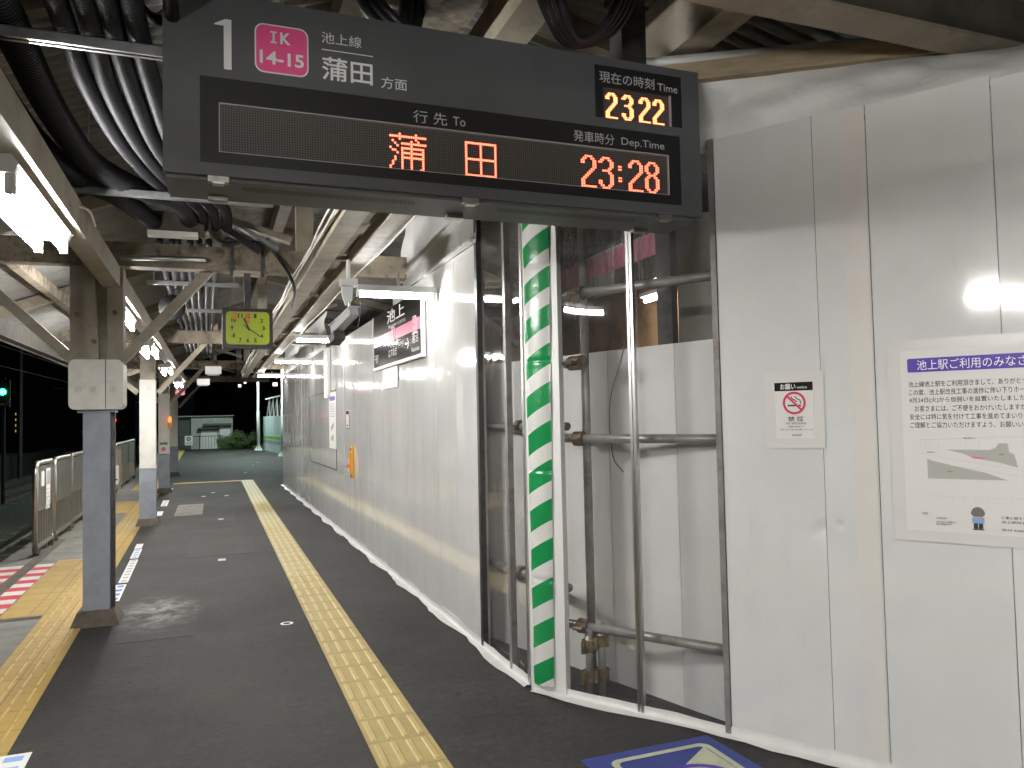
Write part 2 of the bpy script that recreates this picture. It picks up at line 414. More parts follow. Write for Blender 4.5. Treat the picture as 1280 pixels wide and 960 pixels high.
class MB:
    def __init__(s):
        s.v, s.f = [], []
    def add(s, vs, fs):
        b = len(s.v)
        s.v += [Vector(p) for p in vs]
        s.f += [tuple(b+i for i in f) for f in fs]
        return s
    def fbox(s, fr, u0, u1, v0, v1, n0, n1):
        c = [fr(u, v, n) for n in (n0, n1) for v in (v0, v1) for u in (u0, u1)]
        return s.add(c, [(0, 2, 3, 1), (4, 5, 7, 6), (0, 1, 5, 4), (2, 6, 7, 3), (0, 4, 6, 2), (1, 3, 7, 5)])
    def box(s, x0, x1, y0, y1, z0, z1):
        return s.fbox(FL, x0, x1, y0, y1, z0, z1)
    def bar(s, p0, p1, w_, h_, up=(0, 0, 1)):
        p0, p1 = Vector(p0), Vector(p1)
        d = (p1-p0).normalized()
        up = Vector(up)
        if abs(d.dot(up)) > .98:
            up = Vector((0, 1, 0))
        r = d.cross(up).normalized()
        u = r.cross(d)
        c = [p + r*a*w_/2 + u*b*h_/2 for p in (p0, p1) for b in (-1, 1) for a in (-1, 1)]
        return s.add(c, [(0, 2, 3, 1), (4, 5, 7, 6), (0, 1, 5, 4), (2, 6, 7, 3), (0, 4, 6, 2), (1, 3, 7, 5)])
    def tube(s, pts, r, n=10, caps=True):
        pts = [Vector(p) for p in pts]
        rs = r if isinstance(r, (list, tuple)) else [r]*len(pts)
        t0 = (pts[1]-pts[0]).normalized()
        a = Vector((0, 0, 1)) if abs(t0.z) < .9 else Vector((1, 0, 0))
        nx = t0.cross(a).normalized()
        b = len(s.v)
        for i, p in enumerate(pts):
            t = (pts[min(i+1, len(pts)-1)]-pts[max(i-1, 0)]).normalized()
            nx = (nx - t*nx.dot(t)).normalized()
            ny = t.cross(nx)
            for k in range(n):
                an = 2*math.pi*k/n
                s.v.append(p + (nx*math.cos(an)+ny*math.sin(an))*rs[i])
        for i in range(len(pts)-1):
            for k in range(n):
                s.f.append((b+i*n+k, b+i*n+(k+1) % n, b+(i+1)*n+(k+1) % n, b+(i+1)*n+k))
        if caps:
            s.f.append(tuple(b+k for k in reversed(range(n))))
            s.f.append(tuple(b+(len(pts)-1)*n+k for k in range(n)))
        return s
    def poly(s, fr, pts, n0, n1=None):
        k = len(pts)
        if n1 is None:
            return s.add([fr(u, v, n0) for u, v in pts], [tuple(range(k))])
        vs = [fr(u, v, n0) for u, v in pts]+[fr(u, v, n1) for u, v in pts]
        return s.add(vs, [tuple(reversed(range(k))), tuple(range(k, 2*k))]+[(i, (i+1) % k, k+(i+1) % k, k+i) for i in range(k)])
    def rrect(s, fr, u0, u1, v0, v1, r, n0, n1=None, seg=5):
        pts = []
        for cu, cv, a0 in ((u1-r, v0+r, -90), (u1-r, v1-r, 0), (u0+r, v1-r, 90), (u0+r, v0+r, 180)):
            for i in range(seg+1):
                a = math.radians(a0+90*i/seg)
                pts.append((cu+r*math.cos(a), cv+r*math.sin(a)))
        return s.poly(fr, pts, n0, n1)
    def disc(s, fr, u, v, r, n0, n1=None, k=16):
        return s.poly(fr, [(u+r*math.cos(2*math.pi*i/k), v+r*math.sin(2*math.pi*i/k)) for i in range(k)], n0, n1)
    def ring(s, fr, u, v, ri, ro, n0, k=32, a0=0, a1=360):
        vs, fs = [], []
        for i in range(k+1):
            a = math.radians(a0+(a1-a0)*i/k)
            for r in (ri, ro):
                vs.append(fr(u+r*math.cos(a), v+r*math.sin(a), n0))
        for i in range(k):
            fs.append((2*i, 2*i+1, 2*i+3, 2*i+2))
        return s.add(vs, fs)
    def line(s, fr, u0, v0, u1, v1, w_, n0):
        d = Vector((u1-u0, v1-v0))
        d.normalize()
        x, y = -d.y*w_/2, d.x*w_/2
        return s.poly(fr, [(u0-x, v0-y), (u1-x, v1-y), (u1+x, v1+y), (u0+x, v0+y)], n0)
    def plate(s, fr, u0, u1, v0, v1, holes, n0, n1):
        us = sorted({u0, u1, *[h[0] for h in holes], *[h[1] for h in holes]})
        vs = sorted({v0, v1, *[h[2] for h in holes], *[h[3] for h in holes]})
        def solid(i, j):
            if not (0 <= i < len(us)-1 and 0 <= j < len(vs)-1):
                return False
            cu, cv = (us[i]+us[i+1])/2, (vs[j]+vs[j+1])/2
            return not any(h[0] < cu < h[1] and h[2] < cv < h[3] for h in holes)
        for i in range(len(us)-1):
            for j in range(len(vs)-1):
                if not solid(i, j):
                    continue
                a, b, c, d = us[i], us[i+1], vs[j], vs[j+1]
                s.add([fr(a, c, n1), fr(b, c, n1), fr(b, d, n1), fr(a, d, n1)], [(0, 1, 2, 3)])
                for ok, p, q in ((solid(i-1, j), (a, c), (a, d)), (solid(i+1, j), (b, d), (b, c)), (solid(i, j-1), (b, c), (a, c)), (solid(i, j+1), (a, d), (b, d))):
                    if not ok:
                        s.add([fr(*p, n1), fr(*q, n1), fr(*q, n0), fr(*p, n0)], [(0, 1, 2, 3)])
        return s
    def text(s, fr, body, u0, u1, v0, v1, n0, off=0.0):
        vs, fs = glyphs(body, off)
        if not vs:
            return s
        x0, x1 = min(p[0] for p in vs), max(p[0] for p in vs)
        y0, y1 = min(p[1] for p in vs), max(p[1] for p in vs)
        if u1 is None:
            u1 = u0+(v1-v0)*(x1-x0)/max(y1-y0, 1e-6)
        return s.add([fr(u0+(x-x0)/(x1-x0)*(u1-u0), v0+(y-y0)/(y1-y0)*(v1-v0), n0) for x, y in vs], fs)
    def build(s, name, m, parent=None, bevel=0, smooth=False):
        me = bpy.data.meshes.new(name)
        if bevel:
            bm = bmesh.new()
            bv = [bm.verts.new(p) for p in s.v]
            for f in s.f:
                try:
                    bm.faces.new([bv[i] for i in f])
                except ValueError:
                    pass
            es = [e for e in bm.edges if len(e.link_faces) == 2 and e.calc_face_angle(0) > .6]
            bmesh.ops.bevel(bm, geom=es, offset=bevel, segments=2, affect='EDGES', profile=.6)
            bm.to_mesh(me)
            bm.free()
        else:
            me.from_pydata([tuple(p) for p in s.v], [], s.f)
        me.materials.append(MT[m] if isinstance(m, str) else m)
        if smooth:
            for p in me.polygons:
                p.use_smooth = True
        me.update()
        o = bpy.data.objects.new(name, me)
        COL.objects.link(o)
        if parent is not None:
            o.parent = parent
            if parent.type == 'EMPTY':
                o.matrix_parent_inverse = Matrix.Translation(-parent.location)
        return o

def tag(o, label, cat, group=None, kind=None):
    o['label'] = label
    o['category'] = cat
    if group:
        o['group'] = group
    if kind:
        o['kind'] = kind
    return o
def thing(name, label, cat, loc, group=None):
    o = bpy.data.objects.new(name, None)
    COL.objects.link(o)
    o.location = loc
    o.empty_display_size = .2
    return tag(o, label, cat, group)
def struct(o):
    o['kind'] = 'structure'
    return o
def copy_tree(o, parent=None):
    c = o.copy()
    COL.objects.link(c)
    if parent is not None:
        c.parent = parent
    for ch in list(o.children):
        copy_tree(ch, c)
    return c
def smooth_path(pts, k=8):
    P = [Vector(p) for p in pts]
    P = [P[0]*2-P[1]]+P+[P[-1]*2-P[-2]]
    out = []
    for i in range(1, len(P)-2):
        for j in range(k):
            t = j/k
            a, b, c, d = P[i-1], P[i], P[i+1], P[i+2]
            out.append(.5*((2*b)+(c-a)*t+(2*a-5*b+4*c-d)*t*t+(3*b-3*c+d-a)*t**3))
    out.append(P[-2])
    return out
def resample(pts, step):
    out = [pts[0].copy()]
    acc = 0
    for a, b in zip(pts, pts[1:]):
        L = (b-a).length
        while acc+step <= L:
            acc += step
            out.append(a+(b-a)*acc/L)
        acc -= L
    return out

# ================================================================ THE SETTING
EA = .0145   # the platform edge drifts left with distance
def ex(x, y):
    return x-EA*(y-4.2)
m = MB()
ys = [-8, 4, 12, 20, 30, 49.5]
vs = []
for y in ys:
    vs += [(ex(-.93, y), y, 0), (9, y, 0)]
m.add(vs, [(2*i, 2*i+1, 2*i+3, 2*i+2) for i in range(len(ys)-1)])
struct(m.build('platform', 'asphalt'))
m = MB()
def ground_strip(mb, xa, xb, y0, y1, z0, z1=None):
    p = [(ex(xa, y0), y0), (ex(xb, y0), y0), (ex(xb, y1), y1), (ex(xa, y1), y1)]
    if z1 is None:
        mb.poly(FL, p, z0)
    else:
        mb.poly(FL, p, z0, z1)
    return mb
ground_strip(m, -2.16, -.93, -8, 49.5, -1.15, 0.0)
struct(m.build('platform_edge', 'concrete'))
m = MB()
m.poly(FL, [(-60, -20), (60, -20), (60, 160), (-60, 160)], -1.2)
struct(m.build('ground', 'dirtground'))
m = MB()
m.box(-9.2, -2.3, -10, 110, -1.2, -1.02)
struct(m.build('track_bed', 'ballast'))
for k, x in enumerate((-3.05, -4.12, -6.65, -7.72)):
    r = MB()
    r.poly(Fr((0, -10, 0), (1, 0, 0), (0, 0, 1)), [(x-.06, -1.02), (x+.06, -1.02), (x+.012, -.99), (x+.012, -.91), (x+.034, -.90), (x+.034, -.87), (x-.034, -.87), (x-.034, -.90), (x-.012, -.91), (x-.012, -.99)], 0, -120)
    tag(r.build('rail', 'rail'), ['steel rail nearest the platform edge', 'second steel rail out from the platform edge', 'third steel rail out, on the far track', 'steel rail farthest from the platform'][k], 'rail', 'rails of the two tracks')
m = MB()
for k in range(90):
    y = -6+k*1.2
    for x in (-3.58, -7.18):
        m.box(x-1, x+1, y, y+.22, -1.03, -1.0)
struct(m.build('track_sleepers', 'concrete'))

# yellow edge strip, hatched zones, guide strip
m = MB()
ground_strip(m, -1.24, -.90, -6, 49, .004)
o = struct(m.build('yellow_edge_paving', 'yedge'))
m = MB()
for y0, y1 in ((7.27, 10.15), (15.0, 17.2), (20.0, 23.2)):
    ground_strip(m, -1.56, -1.246, y0, y1, .0045)
struct(m.build('yellow_door_paving', 'yedge'))
m = MB(); m2 = MB()
for y0, y1 in ((7.3, 9.95), (15.1, 17.1)):
    n = int(round((y1-y0)/.19))
    for k in range(n):
        a = y0+k*(y1-y0)/n
        ground_strip(m if k % 2 == 0 else m2, -2.15, -1.57, a, a+(y1-y0)/n, .004)
struct(m.build('red_hatching_paint', 'redstripe'))
struct(m2.build('white_hatching_paint', 'whitestripe'))
m = MB()
ground_strip(m, -1.86, -1.74, 4, 12, .006)
ground_strip(m, -2.15, -1.25, 7.18, 7.26, .007)
struct(m.build('drain_channel', 'plinth'))
m = MB()
m.box(.667, .965, -2, 21.75, .0, .006)
m.box(-.95, .664, 21.45, 21.75, .0, .006)
struct(m.build('tactile_paving', 'yguide'))
m = MB()
def tac_bar(mb, cx, cy, wx, ly):
    h, b = .011, .007
    x0, x1, y0, y1 = cx-wx/2, cx+wx/2, cy-ly/2, cy+ly/2
    mb.add([(x0, y0, .006), (x1, y0, .006), (x1, y1, .006), (x0, y1, .006), (x0+b, y0+b, h), (x1-b, y0+b, h), (x1-b, y1-b, h), (x0+b, y1-b, h)],
           [(4, 5, 6, 7), (0, 1, 5, 4), (1, 2, 6, 5), (2, 3, 7, 6), (3, 0, 4, 7)])
for k in range(79):
    y = -1.85+.3*k
    for i in range(4):
        tac_bar(m, .7035+.075*i, y, .033, .255)
for k in range(5):
    for i in range(4):
        tac_bar(m, .5-.3*k, 21.49+.075*i, .255, .033)
struct(m.build('tactile_bars', 'ybar'))
m = MB()
for k in range(60):
    y = 3.05+.3*k
    for i in range(4):
        c0 = len(m.v)
        tac_bar(m, ex(-1.185+.075*i, y), y, .022, .25)
        for p in m.v[c0:]:
            p.z = p.z-.002 if p.z < .01 else .0085
struct(m.build('edge_bars', 'yedgebar'))
# repaired rectangles in the asphalt
m = MB()
m.box(-.65, -.12, 6.1, 7.45, 0, .0025)
m.box(-.3, .45, 9.6, 11.2, 0, .0025)
m.box(-.6, .3, 12.2, 13.9, 0, .0025)
struct(m.build('asphalt_patch', 'patch'))

# ================================================================ CANOPY
CBY = (.65, 6.75, 12.9, 19.0, 25.0)
can = thing('platform_canopy', 'gabled platform roof of corrugated sheets on beige painted timber beams', 'canopy', (0, 0, 2.7))
RX, RZ, SLL, SLR = .7, 3.95, .38, .225
def roofz(x):
    return RZ-(SLL*(RX-x) if x < RX else SLR*(x-RX))
for nm, xa, xb in (('roof_sheet', -2.35, RX), ('roof_sheet', RX, 4.6)):
    vs, fs = [], []
    y = -3.0
    k = 0
    while y < 25.6:
        dz = .018*max(-1, min(1, 1.5*math.sin(2*math.pi*y/.10)))
        vs += [(xa, y, roofz(xa)+dz), (xb, y, roofz(xb)+dz)]
        if k:
            fs.append((2*k-2, 2*k-1, 2*k+1, 2*k))
        k += 1
        y += .10/10
    MB().add(vs, fs).build(nm, 'roof', can, smooth=True)
for y in CBY:
    MB().box(-2.2, 1.60 if y > 4 else 3.9, y-.07, y+.07, 2.76, 2.95).build('cross_beam', 'roughbeam', can, bevel=.006)
MB().box(-2.2, 4.2, 2.27, 2.39, 3.08, 3.28).build('cross_beam', 'darkbeam', can, bevel=.006)
MB().box(-2.2, 4.2, 2.25, 2.41, 3.062, 3.079).build('cover_board', 'beige', can, bevel=.003)
for y in CBY[1:]:
    MB().box(.66, .80, y-.05, y+.05, 2.95, 3.86).build('king_post', 'beige', can, bevel=.004)
    MB().box(.0, .07, y-.04, y+.04, 2.95, 3.6).build('hanger_post', 'beige', can, bevel=.004)
    MB().bar((.62, y, 3.05), (-.55, y, 3.38), .05, .10, (0, 1, 0)).build('roof_strut', 'beige', can)
    MB().bar((.85, y, 3.05), (1.9, y, 3.42), .05, .10, (0, 1, 0)).build('roof_strut', 'beige', can)
for y in (.65, 3.7, 6.75, 9.8, 12.9, 15.9, 19.0, 22, 25):
    MB().bar((-2.3, y+.02, roofz(-2.3)-.09), (RX, y+.02, RZ-.09), .08, .11).build('rafter', 'beige', can)
    MB().bar((RX, y+.02, RZ-.09), (4.4, y+.02, roofz(4.4)-.09), .08, .11).build('rafter', 'beige', can)
MB().box(RX-.06, RX+.06, -2.5, 25.3, RZ-.24, RZ-.05).build('ridge_beam', 'beige', can)
for x in (-1.55, -.05, 1.45):
    MB().box(x-.04, x+.04, -2.5, 25.3, roofz(x)-.24, roofz(x)-.13).build('purlin', 'roughbeam', can)
MB().box(.86, 1.06, -2.5, 4.6, 3.26, 3.44).build('purlin', 'roughbeam', can, bevel=.006)
MB().box(1.20, 1.36, -2.5, 4.6, 3.24, 3.44).build('purlin', 'beige', can, bevel=.006)
MB().box(2.08, 2.24, -2.5, 8, 3.27, roofz(2.16)-.04).build('purlin', 'beige', can, bevel=.005)
MB().box(-2.33, -2.22, -2.5, 25.3, 2.56, 2.78).build('eave_beam', 'darkbeam', can)
g = MB()
g.tube([(-2.42, -2.5, 2.66), (-2.42, 25.4, 2.62)], .06, 10)
g.build('gutter', 'offwhite', can, smooth=True)
MB().box(-.80, -.68, -2.5, 25, 2.60, 2.76).build('lamp_beam', 'beige', can, bevel=.005)

# ladder rack under the beams
rack = thing('cable_rack', 'ladder of two long beige rails with white cables running under the canopy', 'cable rack', (.88, 12, 2.7))
for x in (.745, 1.0):
    r = MB()
    r.box(x-.065, x+.065, 3.35, 20.8, 2.74, 2.757)
    r.box(x-.065, x-.053, 3.35, 20.8, 2.68, 2.74)
    r.box(x+.053, x+.065, 3.35, 20.8, 2.68, 2.74)
    r.box(x-.065, x+.065, 3.35, 20.8, 2.665, 2.68)
    r.build('side_rail', 'beige', rack)
for k in range(10):
    y = 4.0+1.68*k
    MB().box(.812, .935, y, y+.07, 2.69, 2.72).build('rung', 'beige', rack)
for i, (dx, dz) in enumerate(((-.085, .02), (-.10, .04), (-.12, .02), (-.105, 0.0))):
    pts = [(.745+dx+rnd.uniform(-.012, .012), y, 2.70+dz+rnd.uniform(-.008, .008)) for y in [3.4+.75*j for j in range(23)]]
    MB().tube(smooth_path(pts, 3), .007, 6).build('white_cable', 'offwhite', rack, smooth=True)
for i, (dx, dz) in enumerate(((.05, -.008), (.075, .02))):
    pts = [(1.0+dx+rnd.uniform(-.012, .012), y, 2.66+dz+rnd.uniform(-.006, .006)) for y in [3.4+.75*j for j in range(23)]]
    MB().tube(smooth_path(pts, 3), .006, 6).build('white_cable', 'offwhite', rack, smooth=True)

# columns
def column(x, y, first, label):
    t = thing('canopy_column', label, 'column', (x, y, 0), 'columns along the platform edge')
    p = MB()
    p.add([(x+a*(.17), y+b*.17, 0) for a, b in ((-1, -1), (1, -1), (1, 1), (-1, 1))]+[(x+a*.125, y+b*.125, .11) for a, b in ((-1, -1), (1, -1), (1, 1), (-1, 1))],
          [(0, 1, 5, 4), (1, 2, 6, 5), (2, 3, 7, 6), (3, 0, 4, 7), (4, 5, 6, 7)])
    p.build('plinth', 'plinth', t)
    hw = .092 if first else .115
    zc = 1.64 if first else .86
    g = MB(); g.box(x-hw, x+hw, y-hw, y+hw, .1, zc)
    g.build('lower_post', 'greypost', t, bevel=.008)
    if first:
        MB().box(x+hw+.004, x+hw+.03, y-.02, y+.02, .1, 1.64).build('conduit_pipe', 'darksteel', t)
        c = MB()
        fr = Fr((x, y-.14, 0), (1, 0, 0), (0, 0, 1))
        c.rrect(fr, -.185, .19, 1.645, 2.03, .045, .0, -.28)
        cv = c.build('cover_box', 'offwhite', t)
        MB().box(x+.066, x+.071, y-.1425, y-.14, 1.65, 2.03).build('seam', 'ink', cv)
        q = MB()
        for px_ in (-.12, -.02, .12):
            for a, b, c_, d in ((-.02, .02, .016, .02), (-.02, .02, -.02, -.016), (-.02, -.016, -.02, .02), (.016, .02, -.02, .02)):
                q.fbox(fr, px_+a, px_+b, 1.80+c_, 1.80+d, .001, .004)
            q.fbox(fr, px_-.008, px_+.008, 1.793, 1.808, .001, .006)
        q.build('bolt_plate', 'greyprint', cv)
        MB().box(x-.13, x+.13, y-.1, y+.1, 1.622, 1.644).build('cover_base', 'greypost', t)
        for a, b, yy in ((-.185, -.05, -.09), (.075, .19, -.09), (-.05, .075, -.045)):
            MB().box(x+a, x+b-.004, y+yy, y+.1, 2.03, 2.76).build('upper_post', 'beige', t, bevel=.006)
        e = MB(); e.bar((x-.02, y-.12, 2.03), (x-.055, y-.12, 2.74), .085, .05, (0, 1, 0))
        e.build('front_strap', 'beige', t, bevel=.004)
        for zz, xx in ((2.17, -.01), (2.38, -.13), (2.40, .13)):
            bo = MB(); bo.disc(fr, xx, zz, .018, .0, .045 if xx > -.05 and xx < .1 else -.035, 8)
            bo.build('bolt', 'rust', t)
    else:
        MB().box(x-hw+.004, x+hw-.004, y-hw+.004, y+hw-.004, zc, 2.2).build('upper_post', 'offwhite', t, bevel=.008)
        MB().box(x-hw+.012, x+hw-.012, y-hw+.012, y+hw-.012, 2.2, 2.76).build('head_post', 'beige', t, bevel=.006)
        MB().box(x-hw-.006, x+hw+.006, y-hw-.006, y+hw+.006, zc-.012, zc+.005).build('collar', 'greypost', t)
    MB().bar((x+.14, y, 2.0), (x+.86, y, 2.83), .075, .09, (0, 1, 0)).build('brace', 'beige', t, bevel=.005)
    MB().bar((x-.14, y, 2.0), (x-1.15, y, 3.0 if first else 2.9), .075, .09, (0, 1, 0)).build('brace', 'beige', t, bevel=.005)
    return t
column(-.845, 6.85, True, 'nearest column, grey post with a white rounded box round its head')
column(-.93, 13.03, False, 'second column along the platform, off-white above a grey foot')
c3 = column(-1.03, 19.0, False, 'third column, with a green sticker and an orange lamp box on it')
column(-1.10, 25.0, False, 'farthest visible column at the end of the canopy')
for x_, y_, zz in ((-.93, 13.03, 0), ):
    pass
tag(MB().fbox(Fr((-1.03, 19-.1165, 0), (1, 0, 0), (0, 0, 1)), -.085, .075, .84, 1.12, 0, .004).build('column_sticker', 'paper'), 'pale sticker with green bands on the third column', 'sticker')
st = bpy.data.objects['column_sticker']
k = MB(); fr = Fr((-1.03, 19-.121, 0), (1, 0, 0), (0, 0, 1))
k.fbox(fr, -.085, .075, 1.065, 1.12, 0, .002); k.fbox(fr, -.085, .075, .84, .865, 0, .002)
k.build('green_band', 'greenst', st)
MB().disc(fr, -.005, .97, .05, .001, .003).build('red_emblem', 'pinkband', st)
ob = thing('alarm_box', 'small orange alarm box with a glowing lamp on the third column', 'alarm box', (-.90, 18.8, 1.5))
MB().box(-.945, -.865, 18.79, 18.88, 1.44, 1.56).build('case', 'orange', ob, bevel=.006)
MB().box(-.935, -.875, 18.785, 18.88, 1.565, 1.68).build('lamp', 'lamp_orange', ob, bevel=.01)

# ================================================================ LAMPS
def left_lamp(y0, label, x=-.75, z=2.47):
    t = thing('fluorescent_lamp', label, 'lamp', (x, y0+.6, z+.1), 'twin tube lamps over the platform edge')
    h = MB()
    h.poly(Fr((0, y0-.03, 0), (1, 0, 0), (0, 0, 1)), [(x-.165, z+.085), (x-.17, z+.09), (x-.11, z+.125), (x+.01, z+.13), (x+.035, z+.09), (x+.03, z+.085), (x+.02, z+.055), (x-.16, z+.055)], 0, -1.26)
    h.build('reflector', 'white', t)
    for dx in (0, -.12):
        tb = MB().tube([(x+dx, y0+.02, z), (x+dx, y0+1.18, z)], .0165, 12).build('lamp_tube', 'tube', t, smooth=True)
        for yy in (y0, y0+1.185):
            MB().box(x+dx-.018, x+dx+.018, yy-.012, yy+.025, z-.02, z+.06).build('socket', 'white', tb)
    for yy in (y0+.25, y0+.95):
        MB().box(x-.06, x-.04, yy, yy+.02, z+.125, 2.61).build('hanger', 'zinc', t)
    return t
LL = [(3.55, 'nearest twin tube lamp, cut by the left edge of the picture'), (7.35, 'twin tube lamp just past the nearest column'), (10.9, 'twin tube lamp just past the second column'),
      (15.1, 'twin tube lamp before the third column'), (20.4, 'farthest twin tube lamp over the platform edge'), (-.6, 'twin tube lamp beside the photographer, mirrored in the angled wall'), (-4.6, 'twin tube lamp behind the photographer')]
for y0, lb in LL:
    left_lamp(y0, lb)
left_lamp(-1.9, 'twin tube lamp added as fill light over the middle of the platform behind the photographer', 1.0)  # added lamp out of view, fills the angled wall and the board
left_lamp(-4.2, 'second twin tube lamp added as fill light over the middle of the platform behind the photographer', 1.0)  # another added lamp, more fill from behind the camera
def right_lamp(y, x1, label, z=2.47):
    t = thing('wall_lamp', label, 'lamp', (x1, y, z), 'tube lamps on the long white hoarding')
    h = MB(); h.box(x1-.62, x1-.01, y-.035, y+.035, z+.028, z+.075)
    h.build('batten', 'white', t, bevel=.006)
    tb = MB().tube([(x1-.60, y, z), (x1-.03, y, z)], .016, 12).build('lamp_tube', 'walltube', t, smooth=True)
    for xx in (x1-.615, x1-.025):
        MB().box(xx-.012, xx+.012, y-.018, y+.018, z-.02, z+.03).build('socket', 'white', tb)
    MB().bar((x1-.3, y+.02, z+.075), (x1-.3, y+.02, 2.67), .02, .02).build('bracket', 'zinc', t)
    return t
for y, z, lb in ((5.87, 2.47, 'nearest wall lamp, glaring above the station name board'), (10.3, 2.56, 'second wall lamp along the long hoarding'), (13.7, 2.53, 'third wall lamp along the long hoarding'), (18.5, 2.56, 'last wall lamp at the far end of the long hoarding')):
    right_lamp(y, 1.555+(19.45-y)*WS-.01, lb, z)

# ================================================================ LONG HOARDING
def hoarding_panel(fr, u0, u1, z0, z1, parent, tilt=.0025, dents=()):
    wd = u1-u0
    b = MB()
    nu, nv = (60, 300) if dents else (6, 12)
    vs, fs = [], []
    for j in range(nv+1):
        for i in range(nu+1):
            a, z, dy = (wd-.003)*i/nu, z0+(z1-z0)*j/nv, 0
            for ds, dz, an, ln, wi, am in dents:
                p, q = u0+.0015+a-ds, z-dz
                l, c = p*math.cos(an)+q*math.sin(an), -p*math.sin(an)+q*math.cos(an)
                dy += am*math.exp(-(l/ln)**2-(c/wi)**2)
            vs.append((-wd/2+.0015+a, dy, z))
    for j in range(nv):
        for i in range(nu):
            a = j*(nu+1)+i
            fs.append((a, a+1, a+nu+2, a+nu+1))
    b.add(vs, fs)
    x = wd/2-.0015
    b.add([(-x, 0, z0), (x, 0, z0), (x, .03, z0), (-x, .03, z0), (-x, 0, z1), (x, 0, z1), (x, .03, z1), (-x, .03, z1)], [(0, 3, 7, 4), (1, 5, 6, 2), (4, 7, 6, 5), (2, 6, 7, 3)])
    o = b.build('panel', 'panel', smooth=bool(dents))
    c = fr((u0+u1)/2, 0, 0)
    rot = math.atan2(fr.U.y, fr.U.x)
    o.parent = parent
    o.matrix_parent_inverse = Matrix.Translation(-parent.location)
    o.location = c
    o.rotation_euler = (rnd.uniform(-.0012, .0012), 0, rot+rnd.uniform(-tilt, tilt))
    return o
def lw(y, z, n=0):
    return FLW(-y, z, n)
lh = thing('long_hoarding', 'long glossy white panel hoarding running down the platform to the far lamps', 'hoarding', (1.60, 12, 0))
y = 19.45
while y > 4.97:
    y2 = max(y-.5, 4.96)
    if y2 < 5.2:
        y2 = 4.96
    hoarding_panel(FLW, -y, -y2, .0, 2.70 if y2 < 7.2 else 2.62, lh)
    y = y2
b = MB()
b.fbox(FLW, -19.45, -4.96, .0, 2.6, -.06, -.035)
b.build('backing', 'offwhite', lh)
def wavy_film(fr, u0, u1, v0, v1, parent):
    nu, nv = 14, 90
    vs, fs = [], []
    ph = rnd.uniform(0, 6)
    for j in range(nv+1):
        for i in range(nu+1):
            a, v = i/nu, v0+(v1-v0)*j/nv
            e = math.sin(math.pi*a)**.6
            n = -.020+e*(.0028*math.sin(v*4.3+ph+.7*a)+.0008*math.sin(v*11.7+2.1*ph-a))
            vs.append(fr(u0+(u1-u0)*a, v, n))
    for j in range(nv):
        for i in range(nu):
            k = j*(nu+1)+i
            fs.append((k, k+1, k+nu+2, k+nu+1))
    return MB().add(vs, fs).build('window_sheet', 'film', parent, smooth=True)
# window bay near the corner
for ya, yb, mtl in ((4.96, 4.915, 'darksteel'), (4.435, 4.395, 'steel'), (4.155, 4.125, 'alu')):
    MB().fbox(FLW, -ya, -yb, .0, 2.86, -.03, .006).build('window_post', mtl, lh)
wavy_film(FLW, -4.915, -4.435, .03, 2.84, lh)
wavy_film(FLW, -4.395, -4.155, .03, 2.84, lh)
def skirting(fr, ua, ub, name, parent, step=.12):
    vs, fs = [], []
    n = int(abs(ub-ua)/step)
    for i in range(n+1):
        u = ua+(ub-ua)*i/n
        wv = .055+.018*math.sin(u*5.1)+rnd.uniform(-.007, .007)
        h = .05+rnd.uniform(-.006, .006)
        vs += [fr(u, h, .003), fr(u, .014, .006), fr(u, .006+rnd.uniform(0, .006), .022), fr(u, .004+rnd.uniform(0, .005), wv)]
    for i in range(n):
        for j in range(3):
            a = 4*i+j
            fs.append((a, a+1, a+5, a+4))
    return MB().add(vs, fs).build(name, 'skirt', parent, smooth=True)
skirting(FLW, -19.5, -4.12, 'floor_tape', lh)
# hatch outline with dark gaps
h = MB()
for a, b_, c, d in ((11.1, 14.1, 1.945, 1.96), (11.1, 14.1, .82, .833), (11.09, 11.105, .82, 1.96), (14.1, 14.115, .82, 1.96)):
    h.fbox(FLW, -b_, -a, c, d, .002, .007)
h.build('hatch_gap', 'ink', lh)
MB().fbox(FLW, -11.95, -11.6, 1.86, 2.6, .004, .05).build('white_duct', 'white', lh, bevel=.006)

# vinyl bulkhead over the hoarding
def sheet(name, pts_bottom, pts_top, m_, label, cat='sheet', rows=8, amp=.03, parent=None):
    vs, fs = [], []
    n = len(pts_bottom)
    for i in range(n):
        a, b_ = Vector(pts_bottom[i]), Vector(pts_top[i])
        for j in range(rows+1):
            p = a.lerp(b_, j/rows)
            k = math.sin(math.pi*j/rows)
            p = p+Vector((-.85, -.5, 0))*amp*(math.sin(i*1.7+j*.6)+.6*math.sin(i*.6-j*1.1))*k
            vs.append(p)
    for i in range(n-1):
        for j in range(rows):
            a = i*(rows+1)+j
            fs.append((a, a+rows+1, a+rows+2, a+1))
    o = MB().add(vs, fs).build(name, m_, parent, smooth=True)
    if label:
        tag(o, label, cat)
    return o
ysb = [7.0-.15*i for i in range(15)]
o = sheet('vinyl_sheet', [lw(y, 2.70-.0*i, .01) for i, y in enumerate(ysb)], [lw(y, 3.42, -.02) for y in ysb], 'whitefab', 'white vinyl sheet closing the gap above the long hoarding')
f = MB()
f.bar(lw(7.0, 2.79, .03), lw(5.0, 2.96, .03), .035, .07, (-1, 0, 0))
f.build('fold', 'whitefab', o)
f = MB()
f.bar(lw(6.2, 2.70, .02), lw(4.96, 2.72, .02), .02, .035, (-1, 0, 0))
f.build('hem', 'whitefab', o)
ysb = [19.0-.5*i for i in range(15)]
sheet('vinyl_sheet', [lw(y, 2.62, .01) for y in ysb], [lw(y, 3.2, -.02) for y in ysb], 'whitefab', 'white vinyl sheet above the far half of the long hoarding', amp=.05)

